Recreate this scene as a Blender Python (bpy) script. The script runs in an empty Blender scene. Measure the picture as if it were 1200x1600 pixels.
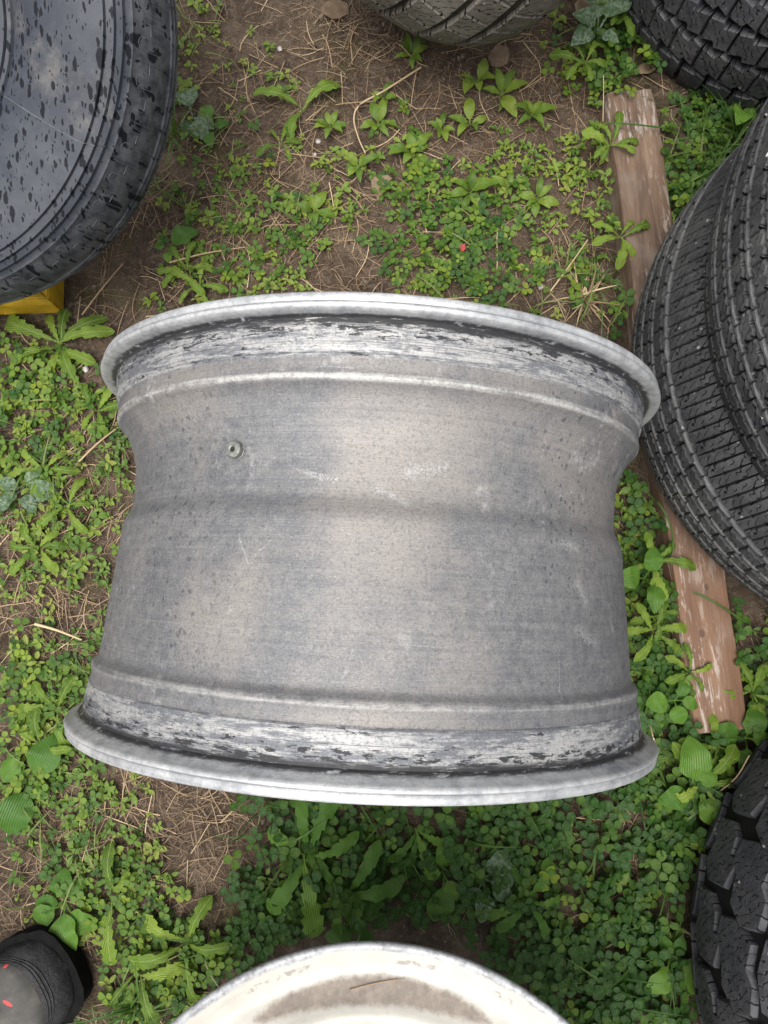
import bpy, bmesh, math, random
import numpy as np
from mathutils import Vector, Matrix, noise

PI = math.pi
S = bpy.context.scene
COL = S.collection
rng = np.random.default_rng(11)
random.seed(5)

# ------------------------------------------------------------------ camera
CAM = np.array([.0118, -.0382, .9832]); PITCH = .1212; FPX = 1100.0
cam = bpy.data.cameras.new('camera')
cam.sensor_fit = 'HORIZONTAL'; cam.sensor_width = 36.0; cam.lens = FPX / 1200 * 36
cam.clip_start = .02; cam.clip_end = 300
camo = bpy.data.objects.new('camera', cam); COL.objects.link(camo)
camo.location = CAM; camo.rotation_euler = (PITCH, 0, 0)
S.camera = camo

# ------------------------------------------------------------------ sky, sun, exposure
SUN_EL, SUN_AZ = math.radians(74), math.radians(215)      # azimuth from +Y towards +X
w = bpy.data.worlds.new('World'); S.world = w; w.use_nodes = True
nt = w.node_tree; nt.nodes.clear()
sky = nt.nodes.new('ShaderNodeTexSky'); sky.sky_type = 'NISHITA'; sky.sun_disc = False
sky.sun_elevation = SUN_EL; sky.sun_rotation = SUN_AZ; sky.dust_density = 4.0; sky.air_density = 1.0
hs = nt.nodes.new('ShaderNodeHueSaturation'); hs.inputs['Saturation'].default_value = .16
bg = nt.nodes.new('ShaderNodeBackground'); bg.inputs['Strength'].default_value = .15
wo = nt.nodes.new('ShaderNodeOutputWorld')
nt.links.new(sky.outputs[0], hs.inputs['Color']); nt.links.new(hs.outputs[0], bg.inputs['Color']); nt.links.new(bg.outputs[0], wo.inputs['Surface'])
sl = bpy.data.lights.new('sun', 'SUN'); sl.energy = 1.5; sl.angle = math.radians(45); sl.color = (1, .96, .89)
so = bpy.data.objects.new('sun', sl); COL.objects.link(so)
sd = Vector((math.sin(SUN_AZ) * math.cos(SUN_EL), math.cos(SUN_AZ) * math.cos(SUN_EL), math.sin(SUN_EL)))
so.rotation_euler = sd.to_track_quat('Z', 'Y').to_euler(); so.location = (0, 0, 4)
vs = S.view_settings; vs.view_transform = 'Standard'; vs.look = 'None'; vs.gamma = 1; vs.use_curve_mapping = False
vs.exposure = 1.02
S.render.engine = 'CYCLES'
S.cycles.use_denoising = True
S.cycles.max_bounces = 5; S.cycles.diffuse_bounces = 2; S.cycles.glossy_bounces = 3; S.cycles.transmission_bounces = 4

# ------------------------------------------------------------------ helpers
_cp, _sp = math.cos(PITCH), math.sin(PITCH)
def at(px, py, z=0.0):
    """place in the yard, at height z, that the photograph shows at a pixel of its 1200 x 1600 frame"""
    a, b = (px - 600) / FPX, (800 - py) / FPX
    d = np.array([a, _cp * b + _sp, _sp * b - _cp])
    return CAM + (z - CAM[2]) / d[2] * d

def tag(o, label=None, cat=None, group=None, kind=None):
    if label: o['label'] = label
    if cat: o['category'] = cat
    if group: o['group'] = group
    if kind: o['kind'] = kind
    return o

def link(name, data, parent=None, mat=None):
    o = bpy.data.objects.new(name, data); COL.objects.link(o)
    if parent is not None: o.parent = parent
    if mat is not None and data is not None and not data.materials: data.materials.append(mat)
    return o

def empty(name, loc=(0, 0, 0), rot=None):
    o = bpy.data.objects.new(name, None); COL.objects.link(o); o.location = loc; o.empty_display_size = .02
    if rot is not None: o.rotation_euler = rot
    return o

def mesh_np(name, V, F, uv=None, tint=None, smooth=True, sharp=None):
    """V (n,3), F list of faces or an (m,3)/(m,4) array; uv and tint per vertex"""
    me = bpy.data.meshes.new(name)
    V = np.asarray(V, dtype=np.float32)
    if isinstance(F, np.ndarray):
        k = F.shape[1]; m = F.shape[0]
        me.vertices.add(len(V)); me.vertices.foreach_set('co', V.ravel())
        me.loops.add(m * k); me.loops.foreach_set('vertex_index', F.ravel().astype(np.int32))
        me.polygons.add(m); me.polygons.foreach_set('loop_start', np.arange(0, m * k, k, dtype=np.int32))
        me.update(calc_edges=True)
    else:
        me.from_pydata([tuple(v) for v in V.tolist()], [], F)
    li = np.empty(len(me.loops), dtype=np.int32); me.loops.foreach_get('vertex_index', li)
    if uv is not None:
        ul = me.uv_layers.new(name='UVMap'); ul.data.foreach_set('uv', np.asarray(uv, dtype=np.float32)[li].ravel())
    if tint is not None:
        a = me.attributes.new('tint', 'FLOAT', 'POINT'); a.data.foreach_set('value', np.asarray(tint, dtype=np.float32))
    me.polygons.foreach_set('use_smooth', np.full(len(me.polygons), smooth))
    me.validate(); me.update()
    if sharp is not None: me.set_sharp_from_angle(angle=math.radians(sharp))
    return me

def lathe(name, prof, seg=192, closed=False, sharp=35, a0=0.0, a1=2 * PI, arc=None):
    """revolve (r, z) about Z; uv = (arc length at radius arc, length along the profile)"""
    P = np.array(prof, dtype=float); n = len(P)
    full = abs(a1 - a0 - 2 * PI) < 1e-6
    T = np.linspace(a0, a1, seg + 1)
    V = np.zeros((seg + 1, n, 3)); V[:, :, 0] = np.cos(T)[:, None] * P[:, 0]; V[:, :, 1] = np.sin(T)[:, None] * P[:, 0]; V[:, :, 2] = P[:, 1]
    L = np.r_[0, np.cumsum(np.hypot(*np.diff(P, axis=0).T))]
    rr = arc or P[:, 0].max()
    idx = np.arange((seg + 1) * n).reshape(seg + 1, n)
    if full: idx[seg] = idx[0]
    m = n if closed else n - 1
    F = []; U = []
    for j in range(m):
        k = (j + 1) % n
        a = idx[:-1, j]; b = idx[1:, j]; c = idx[1:, k]; d = idx[:-1, k]
        F.append(np.stack([a, b, c, d], 1))
        lj, lk = L[j], (L[k] if k else L[-1] + .01)
        u0 = T[:-1] * rr; u1 = T[1:] * rr
        U.append(np.stack([np.stack([u0, np.full(seg, lj)], 1), np.stack([u1, np.full(seg, lj)], 1), np.stack([u1, np.full(seg, lk)], 1), np.stack([u0, np.full(seg, lk)], 1)], 1))
    F = np.concatenate(F); U = np.concatenate(U)
    VV = V.reshape(-1, 3)
    if full: VV = VV[:seg * n]
    me = mesh_np(name, VV, F)
    ul = me.uv_layers.new(name='UVMap'); ul.data.foreach_set('uv', U.astype(np.float32).ravel())
    if sharp: me.set_sharp_from_angle(angle=math.radians(sharp))
    return me

# ------------------------------------------------------------------ node helpers
class NB:
    def __init__(s, name, disp=False):
        s.m = bpy.data.materials.new(name); s.m.use_nodes = True; s.t = s.m.node_tree; s.t.nodes.clear()
        s.out = s.t.nodes.new('ShaderNodeOutputMaterial')
    def n(s, typ, ins=None, **kw):
        nd = s.t.nodes.new('ShaderNode' + typ)
        for k, v in kw.items(): setattr(nd, k, v)
        for k, v in (ins or {}).items():
            i = nd.inputs[k]
            if hasattr(v, 'is_output') or isinstance(v, bpy.types.NodeSocket): s.t.links.new(v, i)
            else: i.default_value = v
        return nd
    def math(s, op, a, b=0.0, c=0.0, clamp=False):
        return s.n('Math', {0: a, 1: b, 2: c}, operation=op, use_clamp=clamp).outputs[0]
    def mix(s, f, a, b, mode='MIX'):
        nd = s.t.nodes.new('ShaderNodeMix'); nd.data_type = 'RGBA'; nd.blend_type = mode; nd.clamp_factor = True
        for i, v in ((0, f), (6, a), (7, b)):
            if isinstance(v, bpy.types.NodeSocket): s.t.links.new(v, nd.inputs[i])
            else: nd.inputs[i].default_value = (v if i == 0 else ((*v, 1) if len(v) == 3 else v))
        return nd.outputs[2]
    def ramp(s, f, stops, interp='LINEAR'):
        nd = s.n('ValToRGB', {0: f}); cr = nd.color_ramp; cr.interpolation = interp
        while len(cr.elements) < len(stops): cr.elements.new(.5)
        for e, (p, c) in zip(cr.elements, stops):
            e.position = p; e.color = (c, c, c, 1) if not hasattr(c, '__len__') else (*c, 1)
        return nd.outputs[0]
    def sm(s, x, a, b):
        return s.n('MapRange', {0: x, 1: a, 2: b, 3: 0.0, 4: 1.0}, interpolation_type='SMOOTHSTEP').outputs[0]
    def band(s, x, a, b, e):
        return s.math('MULTIPLY', s.sm(x, a - e, a + e), s.math('SUBTRACT', 1.0, s.sm(x, b - e, b + e)))
    def noise(s, vec, scale, detail=4.0, rough=.55, dist=0.0):
        return s.n('TexNoise', {'Vector': vec, 'Scale': scale, 'Detail': detail, 'Roughness': rough, 'Distortion': dist}).outputs[0]
    def scale(s, vec, xyz, loc=(0, 0, 0), rot=(0, 0, 0)):
        return s.n('Mapping', {'Vector': vec, 'Scale': xyz, 'Location': loc, 'Rotation': rot}).outputs[0]
    def obj(s): return s.n('TexCoord').outputs['Object']
    def uv(s): return s.n('TexCoord').outputs['UV']
    def bump(s, h, strength, dist=.001, normal=None):
        i = {'Height': h, 'Strength': strength, 'Distance': dist}
        if normal is not None: i['Normal'] = normal
        return s.n('Bump', i).outputs[0]
    def principled(s, **ins):
        nd = s.n('BsdfPrincipled', {k.replace('_', ' '): v for k, v in ins.items()})
        s.t.links.new(nd.outputs[0], s.out.inputs['Surface']); return nd

def C3(r, g, b): return (r, g, b, 1)

# ---- soil
def m_soil():
    b = NB('soil'); o = b.obj()
    n1 = b.noise(o, 2.2, 5, .6); n2 = b.noise(o, 14, 6, .65); n3 = b.noise(o, 120, 4, .7); n4 = b.noise(o, 480, 3, .6)
    base = b.ramp(n2, [(.3, (.036, .024, .016)), (.5, (.095, .066, .045)), (.7, (.185, .138, .098))])
    base = b.mix(b.sm(n3, .45, .75), base, (.19, .145, .11))
    base = b.mix(b.math('MULTIPLY', b.sm(n4, .6, .75), .7), base, (.03, .02, .016))
    moss = b.math('MULTIPLY', b.sm(b.noise(b.scale(o, (1, 1, 1), (3, 1, 0)), 9, 5, .6), .54, .68), b.sm(n3, .35, .6))
    base = b.mix(b.math('MULTIPLY', moss, .75), base, (.085, .08, .022))
    h = b.math('ADD', b.math('MULTIPLY', n3, 1.0), b.math('MULTIPLY', n4, .45))
    b.principled(Base_Color=base, Roughness=.92, Specular_IOR_Level=.25, Normal=b.bump(h, 1.0, .009)); return b.m

# ---- leaves
def m_leaf(name, dark, mid, light, rough=.45, vein='pinnate', mildew=0.0, trans=.28, rib=(.25, .33, .12)):
    b = NB(name); uv = b.uv()
    t = b.n('Attribute', attribute_name='tint').outputs['Fac']
    oi = b.n('ObjectInfo').outputs['Random']
    t = b.math('ADD', t, b.math('MULTIPLY', b.math('SUBTRACT', oi, .5), .35))
    o = b.n('NewGeometry').outputs['Position']
    n1 = b.noise(o, 90, 4, .6); n2 = b.noise(o, 420, 3, .6)
    col = b.ramp(b.math('ADD', t, b.math('MULTIPLY', b.math('SUBTRACT', n1, .5), .45)), [(.1, dark), (.5, mid), (.85, light), (1.0, (light[0] * 1.2, light[1] * 1.03, light[2] * 1.4))])
    sx = b.n('SeparateXYZ', {0: uv}).outputs; u, v = sx[0], sx[1]
    av = b.math('ABSOLUTE', v)
    hgt = n2
    if vein == 'pinnate':
        ribm = b.math('SUBTRACT', 1.0, b.sm(av, .02, .07))
        side = b.math('SINE', b.math('MULTIPLY', b.math('SUBTRACT', u, b.math('MULTIPLY', av, .5)), 62.0))
        col = b.mix(b.math('MULTIPLY', b.sm(side, .75, 1.0), .22), col, rib)
        col = b.mix(b.math('MULTIPLY', ribm, .8), col, rib)
        hgt = b.math('ADD', b.math('MULTIPLY', side, .6), n2)
    elif vein == 'parallel':
        wv = b.math('SINE', b.math('MULTIPLY', av, 21.0))
        ribm = b.math('SUBTRACT', 1.0, b.sm(b.math('ABSOLUTE', wv), .0, .28))
        col = b.mix(b.math('MULTIPLY', ribm, .4), col, rib)
        hgt = b.math('ADD', b.math('MULTIPLY', b.math('ABSOLUTE', wv), 1.0), b.math('MULTIPLY', n1, 1.2))
    elif vein == 'chevron':
        d = b.math('ABSOLUTE', b.math('SUBTRACT', b.math('ADD', u, b.math('MULTIPLY', av, .7)), .72))
        col = b.mix(b.math('MULTIPLY', b.math('SUBTRACT', 1.0, b.sm(d, .03, .11)), .25), col, rib)
        col = b.mix(b.math('MULTIPLY', b.math('SUBTRACT', 1.0, b.sm(av, .0, .05)), .25), col, rib)
    if mildew:
        mm = b.math('MULTIPLY', b.sm(b.noise(o, 260, 5, .7), .5 - .12 * mildew, .62), b.sm(b.noise(o, 50, 3, .6), .3, .55))
        col = b.mix(b.math('MULTIPLY', mm, .55), col, (.34, .41, .33))
    p = b.n('BsdfPrincipled', {'Base Color': col, 'Roughness': rough, 'Specular IOR Level': .3, 'Normal': b.bump(hgt, .5, .0012)})
    tr = b.n('BsdfTranslucent', {'Color': b.mix(.35, col, (.3, .4, .02))})
    mx = b.n('MixShader', {0: trans, 1: p.outputs[0], 2: tr.outputs[0]})
    b.t.links.new(mx.outputs[0], b.out.inputs['Surface']); return b.m

def m_tint(name, stops, rough=.8, nscale=300, nb=.3):
    b = NB(name); t = b.n('Attribute', attribute_name='tint').outputs['Fac']; o = b.n('NewGeometry').outputs['Position']
    n1 = b.noise(o, nscale, 3, .6)
    col = b.ramp(b.math('ADD', t, b.math('MULTIPLY', b.math('SUBTRACT', n1, .5), nb)), stops)
    b.principled(Base_Color=col, Roughness=rough, Specular_IOR_Level=.3, Normal=b.bump(n1, .4, .001)); return b.m

# ---- rubber
def m_rubber(name, base, dust, dust_amt, rough=.62, speck=.5, sipe=False, scale=1.0):
    b = NB(name); o = b.n('NewGeometry').outputs['Position']
    n1 = b.noise(o, 9 * scale, 5, .6); n2 = b.noise(o, 70 * scale, 5, .65); n3 = b.noise(o, 420 * scale, 3, .6)
    oi = b.n('ObjectInfo').outputs['Random']
    f = b.math('ADD', b.math('MULTIPLY', n1, .6), b.math('MULTIPLY', n2, .4))
    col = b.mix(b.math('MULTIPLY', b.sm(f, .35, .7), dust_amt), base, dust)
    col = b.mix(b.math('MULTIPLY', oi, .22), col, tuple(min(1, c * 1.7) for c in base))
    col = b.mix(b.math('MULTIPLY', b.sm(n3, .66, .78), speck), col, tuple(c * 1.5 for c in dust))
    # scuffs where the rubber has worn pale
    sc = b.sm(b.noise(b.scale(o, (1.6, 1, 3)), 46 * scale, 5, .75, 1.2), .56, .7)
    col = b.mix(b.math('MULTIPLY', sc, .3 * speck + .1), col, tuple(min(1, c * 1.3) for c in dust))
    vo = b.n('TexVoronoi', {'Vector': b.scale(o, (1, 1, .6)), 'Scale': 95.0 * scale})
    rc = b.n('SeparateColor', {0: vo.outputs['Color']}).outputs
    dot = b.math('MULTIPLY', b.math('LESS_THAN', rc[0], .3 * speck + .05), b.math('SUBTRACT', 1.0, b.sm(b.math('ADD', vo.outputs['Distance'], b.math('MULTIPLY', n3, .15)), .18, .27)))
    col = b.mix(b.math('MULTIPLY', dot, rc[1]), col, (.42, .40, .37))
    h = b.math('ADD', b.math('MULTIPLY', n2, 1.6), b.math('MULTIPLY', n3, .8))
    if sipe:
        wv = b.n('TexWave', {'Vector': b.uv(), 'Scale': 48.0, 'Distortion': 6.0, 'Detail': 2.0, 'Detail Scale': 2.2}, bands_direction='DIAGONAL').outputs['Fac']
        br = b.sm(b.noise(b.uv(), 60, 2, .5), .42, .5)
        cut = b.math('MULTIPLY', b.math('SUBTRACT', 1.0, b.sm(wv, .02, .09)), br)
        col = b.mix(cut, col, (.004, .004, .004)); h = b.math('SUBTRACT', h, b.math('MULTIPLY', cut, 3.0))
    b.principled(Base_Color=col, Roughness=rough, Specular_IOR_Level=.22, Normal=b.bump(h, .7, .0014)); return b.m

def m_wet_sidewall():
    b = NB('rain_spotted_rubber'); o = b.obj()
    n1 = b.noise(o, 7, 5, .6); n2 = b.noise(o, 60, 5, .65); n3 = b.noise(o, 500, 3, .6)
    col = b.ramp(b.math('ADD', b.math('MULTIPLY', n1, .7), b.math('MULTIPLY', n2, .3)), [(.3, (.014, .017, .024)), (.52, (.026, .03, .04)), (.72, (.055, .06, .07))])
    mud = b.math('MULTIPLY', b.sm(b.noise(b.scale(o, (1, 1, 1), (.3, .8, 0)), 10, 6, .7), .58, .72), .5)
    col = b.mix(mud, col, (.13, .12, .108))
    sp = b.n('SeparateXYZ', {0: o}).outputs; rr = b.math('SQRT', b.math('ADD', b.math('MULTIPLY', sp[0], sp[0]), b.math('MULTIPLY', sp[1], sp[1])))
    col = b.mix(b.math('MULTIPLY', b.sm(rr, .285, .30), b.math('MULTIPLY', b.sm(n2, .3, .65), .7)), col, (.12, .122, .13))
    # rain spots: drawn-out drops
    m = b.scale(o, (1, .42, 0), (0, 0, 0), (0, 0, math.radians(24)))
    w1 = b.n('VectorMath', {0: m, 1: b.n('VectorMath', {0: b.n('TexNoise', {'Vector': o, 'Scale': 90.0, 'Detail': 3.0}).outputs['Color'], 1: (.006, .006, 0)}, operation='MULTIPLY').outputs[0]}, operation='ADD').outputs[0]
    spots = None
    for sc, th, dens in ((92, .33, .55), (135, .34, .8), (205, .34, .85), (340, .34, .75)):
        v = b.n('TexVoronoi', {'Vector': w1, 'Scale': float(sc), 'Randomness': 1.0})
        rnd = b.n('SeparateColor', {0: v.outputs['Color']}).outputs[0]
        keep = b.math('LESS_THAN', rnd, dens)
        rad = b.math('MULTIPLY', b.n('SeparateColor', {0: v.outputs['Color']}).outputs[1], th)
        k = b.math('MULTIPLY', b.math('SUBTRACT', 1.0, b.sm(b.math('SUBTRACT', v.outputs['Distance'], rad), -.02, .05)), keep)
        spots = k if spots is None else b.math('MAXIMUM', spots, k)
    col = b.mix(b.math('MULTIPLY', spots, .93), col, (.008, .009, .012))
    rough = .56
    b.principled(Base_Color=col, Roughness=rough, Specular_IOR_Level=b.math('SUBTRACT', .3, b.math('MULTIPLY', spots, .22)), Normal=b.bump(b.math('ADD', n2, b.math('MULTIPLY', n3, .5)), .3, .001)); return b.m

# ---- metal of the standing rim; uv = (arc length from the left mid-height, length along the profile)
def m_rim(kind):
    b = NB('aluminium_' + kind); o = b.obj()                     # object space: axis = Z
    sx = b.n('SeparateXYZ', {0: o}).outputs
    s = sx[2]
    ang = b.math('ARCTAN2', b.math('MULTIPLY', sx[1], -1.0), sx[0])
    u = b.math('MULTIPLY', ang, .25)
    uv = b.n('CombineXYZ', {0: u, 1: s, 2: 0.0}).outputs[0]
    grain = b.noise(b.scale(uv, (260, 1500, 1)), 1, 2, .6)
    fine = b.noise(o, 900, 3, .65); med = b.noise(o, 130, 5, .65); big = b.noise(o, 13, 5, .6)
    streak = b.noise(b.scale(uv, (9, 160, 1)), 1, 5, .65)
    streak2 = b.noise(b.scale(uv, (60, 330, 1), (3, 7, 0)), 1, 8, .8, .5)
    GK = 1.0 if kind == 'barrel' else .35
    if kind == 'barrel':
        f = b.math('ADD', b.math('MULTIPLY', big, .3), b.math('ADD', b.math('MULTIPLY', med, .42), b.math('MULTIPLY', streak, .28)))
        col = b.ramp(f, [(.30, (.07, .072, .08)), (.46, (.122, .122, .128)), (.57, (.17, .167, .165)), (.75, (.25, .242, .23))])
        warm = b.math('MULTIPLY', b.sm(b.math('SUBTRACT', b.noise(o, 7.5, 4, .6), b.math('MULTIPLY', b.math('ABSOLUTE', sx[0]), 1.1)), .3, .52), .6)
        col = b.mix(warm, col, (.265, .238, .212))
        # dark spots left by rain on the flanks
        vor = b.n('TexVoronoi', {'Vector': b.n('VectorMath', {0: uv, 1: b.n('VectorMath', {0: b.n('TexNoise', {'Vector': o, 'Scale': 200.0, 'Detail': 3.0}).outputs['Color'], 1: (.006, .006, 0)}, operation='MULTIPLY').outputs[0]}, operation='ADD').outputs[0], 'Scale': 150.0})
        spot = b.math('SUBTRACT', 1.0, b.sm(vor.outputs['Distance'], .18, .34))
        reg = b.sm(b.noise(b.scale(o, (1, 1, 1), (5, 2, 1)), 9, 4, .6), .40, .58)
        side = b.sm(b.math('ABSOLUTE', sx[0]), .04, .15)
        spot = b.math('MULTIPLY', b.math('MULTIPLY', spot, b.math('LESS_THAN', b.n('SeparateColor', {0: vor.outputs['Color']}).outputs[0], .6)), b.math('MULTIPLY', reg, side))
        col = b.mix(b.math('MULTIPLY', spot, .75), col, (.045, .048, .055))
        # chalky rubbed patches
        ch = b.math('MULTIPLY', b.sm(b.noise(b.scale(o, (1, 1, .6), (1, 8, 3)), 26, 5, .7), .6, .72), b.sm(med, .35, .6))
        col = b.mix(b.math('MULTIPLY', ch, .55), col, (.42, .41, .395))
        # darker streaks in the corners of the profile
        for a, e in ((.1065, .007), (-.0985, .006)):
            g = b.math('SUBTRACT', 1.0, b.sm(b.math('ABSOLUTE', b.math('SUBTRACT', s, a)), .001, e))
            col = b.mix(b.math('MULTIPLY', b.math('MULTIPLY', g, b.sm(streak, .3, .6)), .35), col, (.12, .115, .115))
        # bead seats: pale coat, torn off in streaks over black rubber residue
        seat = b.math('MAXIMUM', b.band(b.math('ADD', s, b.math('MULTIPLY', b.math('SUBTRACT', med, .5), .004)), .1235, .16, .0012), b.band(b.math('ADD', s, b.math('MULTIPLY', b.math('SUBTRACT', med, .5), .004)), -.16, -.1195, .0012))
        peel = b.math('ADD', b.math('MULTIPLY', b.noise(b.scale(uv, (46, 230, 1), (1, 4, 0)), 1, 9, .78, .3), .55), b.math('MULTIPLY', b.noise(b.scale(uv, (11, 55, 1), (6, 1, 0)), 1, 4, .65), .45))
        scol = b.mix(b.sm(peel, .455, .53), (.125, .13, .142), (.35, .347, .338))
        scol = b.mix(b.math('MULTIPLY', b.sm(med, .5, .66), .65), scol, (.2, .205, .22))
        col = b.mix(seat, col, scol)
        edge = b.math('MAXIMUM', b.band(s, .1452, .158, .0022), b.band(s, -.158, -.1415, .0022))
        blk = b.math('MULTIPLY', edge, b.sm(b.noise(b.scale(uv, (40, 300, 1), (8, 2, 0)), 1, 8, .75, .3), .40, .46))
        fl = b.noise(b.scale(uv, (58, 250, 1), (21, 9, 0)), 1, 9, .76, .4)
        nearf = b.math('MAXIMUM', b.band(s, .138, .16, .006), b.band(s, -.16, -.134, .006))
        blk2 = b.math('MULTIPLY', seat, b.sm(b.math('ADD', fl, b.math('MULTIPLY', nearf, .085)), .585, .615))
        residue = b.math('MAXIMUM', blk, blk2)
        rl = b.noise(b.scale(uv, (2.2, 800, 1), (3, 1, 0)), 1, 4, .65)
        col = b.mix(b.math('MULTIPLY', b.math('MULTIPLY', seat, b.sm(rl, .55, .62)), .6), col, (.05, .052, .058))
        # highlight painted into the colour along the crests of the two humps
        crest = b.math('MAXIMUM', b.band(s, .1075, .1125, .0012), b.math('MULTIPLY', b.band(s, -.108, -.1035, .0012), .6))
        col = b.mix(b.math('MULTIPLY', b.math('MULTIPLY', crest, b.sm(b.math('ADD', streak, b.math('MULTIPLY', med, .4)), .5, .85)), .75), col, (.52, .51, .48))
        # scratches: (u0, s0, u1, s1)
        scr = None; SN = b.noise(o, 260, 4, .7)
        for (u0, s0, u1, s1, wd) in SCRATCH:
            d = (u1 - u0, s1 - s0); l2 = d[0] ** 2 + d[1] ** 2
            pu = b.math('SUBTRACT', u, u0); ps = b.math('SUBTRACT', s, s0)
            tt = b.math('DIVIDE', b.math('ADD', b.math('MULTIPLY', pu, d[0]), b.math('MULTIPLY', ps, d[1])), l2, clamp=True)
            ex = b.math('SUBTRACT', pu, b.math('MULTIPLY', tt, d[0])); ey = b.math('SUBTRACT', ps, b.math('MULTIPLY', tt, d[1]))
            dist = b.math('SQRT', b.math('ADD', b.math('MULTIPLY', ex, ex), b.math('MULTIPLY', ey, ey)))
            dist = b.math('ADD', dist, b.math('MULTIPLY', b.math('SUBTRACT', SN, .42), wd * 2.6))
            k = b.math('SUBTRACT', 1.0, b.sm(dist, wd * .1, wd))
            scr = k if scr is None else b.math('MAXIMUM', scr, k)
        col = b.mix(b.math('MULTIPLY', b.math('MULTIPLY', scr, b.sm(fine, .38, .6)), .5), col, (.44, .44, .435))
        rough = .56; met = .4
    else:
        col = b.ramp(b.math('ADD', b.math('MULTIPLY', big, .35), b.math('ADD', b.math('MULTIPLY', med, .4), b.math('MULTIPLY', streak, .25))), [(.36, (.2, .208, .22)), (.5, (.40, .405, .412)), (.64, (.62, .62, .612))])
        dirt = b.sm(b.math('ADD', b.math('MULTIPLY', med, .6), b.math('MULTIPLY', streak2, .4)), .56, .66)
        col = b.mix(b.math('MULTIPLY', dirt, .45), col, (.14, .14, .145))
        spk = b.sm(b.noise(o, 300, 4, .7), .64, .7)
        col = b.mix(b.math('MULTIPLY', spk, .4), col, (.08, .08, .085))
        # grime in the turned line round the lip
        ln = b.math('SUBTRACT', 1.0, b.sm(b.math('ABSOLUTE', b.math('SUBTRACT', b.math('ABSOLUTE', s), .1558)), .0002, .0011))
        col = b.mix(b.math('MULTIPLY', b.math('MULTIPLY', ln, b.sm(streak, .3, .55)), .7), col, (.1, .105, .115))
        rad = b.math('SQRT', b.math('ADD', b.math('MULTIPLY', sx[0], sx[0]), b.math('MULTIPLY', sx[1], sx[1])))
        rn = b.noise(b.scale(uv, (46, 260, 1), (8, 2, 0)), 1, 8, .75, .3)
        residue = b.math('MULTIPLY', b.math('MULTIPLY', b.math('SUBTRACT', 1.0, b.sm(b.math('ADD', rad, b.math('MULTIPLY', b.math('SUBTRACT', rn, .5), .012)), .2595, .2635)), b.math('LESS_THAN', b.math('ABSOLUTE', s), .1525)), b.sm(rn, .36, .46))
        rough = .44; met = .4
    lath = b.noise(b.scale(uv, (1.2, 1100, 1), (5, 5, 0)), 1, 3, .6)
    col = b.mix(b.math('MULTIPLY', b.sm(lath, .52, .7), .13), col, (.34, .34, .345))
    col = b.mix(b.math('MULTIPLY', b.sm(lath, .48, .33), .16), col, (.06, .062, .07))
    h = b.math('ADD', b.math('MULTIPLY', lath, .5), b.math('MULTIPLY', grain, .6))
    h = b.math('ADD', b.math('MULTIPLY', h, 1.0), b.math('ADD', b.math('MULTIPLY', med, .8), b.math('MULTIPLY', fine, .5)))
    col = b.mix(b.math('MULTIPLY', b.sm(fine, .5, .7), GK * .2), col, (.5, .5, .5))
    col = b.mix(b.math('MULTIPLY', b.sm(b.noise(o, 480, 4, .75), .5, .62), GK * .42), col, (.055, .056, .062))
    col = b.mix(b.math('MULTIPLY', b.sm(b.math('SUBTRACT', 1.0, grain), .45, .7), GK * .34), col, (.12, .12, .13))
    col = b.mix(b.math('MULTIPLY', residue, .95), col, (.012, .012, .014))
    met = b.math('MULTIPLY', b.math('SUBTRACT', 1.0, residue), met)
    b.principled(Base_Color=col, Roughness=b.math('ADD', rough, b.math('MULTIPLY', b.math('SUBTRACT', med, .5), .3)), Metallic=met, Specular_IOR_Level=.3, Normal=b.bump(h, .35, .0008)); return b.m

def m_plain(name, col, rough=.5, metallic=0.0, var=.25, scale=60, bump=.3, spec=.5):
    b = NB(name); o = b.obj(); n1 = b.noise(o, scale, 5, .65); n2 = b.noise(o, scale * 7, 3, .6)
    c = b.mix(b.sm(n1, .3, .75), tuple(x * (1 - var) for x in col), tuple(min(1, x * (1 + var)) for x in col))
    b.principled(Base_Color=c, Roughness=rough, Metallic=metallic, Specular_IOR_Level=spec, Normal=b.bump(b.math('ADD', n1, n2), bump, .001)); return b.m

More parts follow.
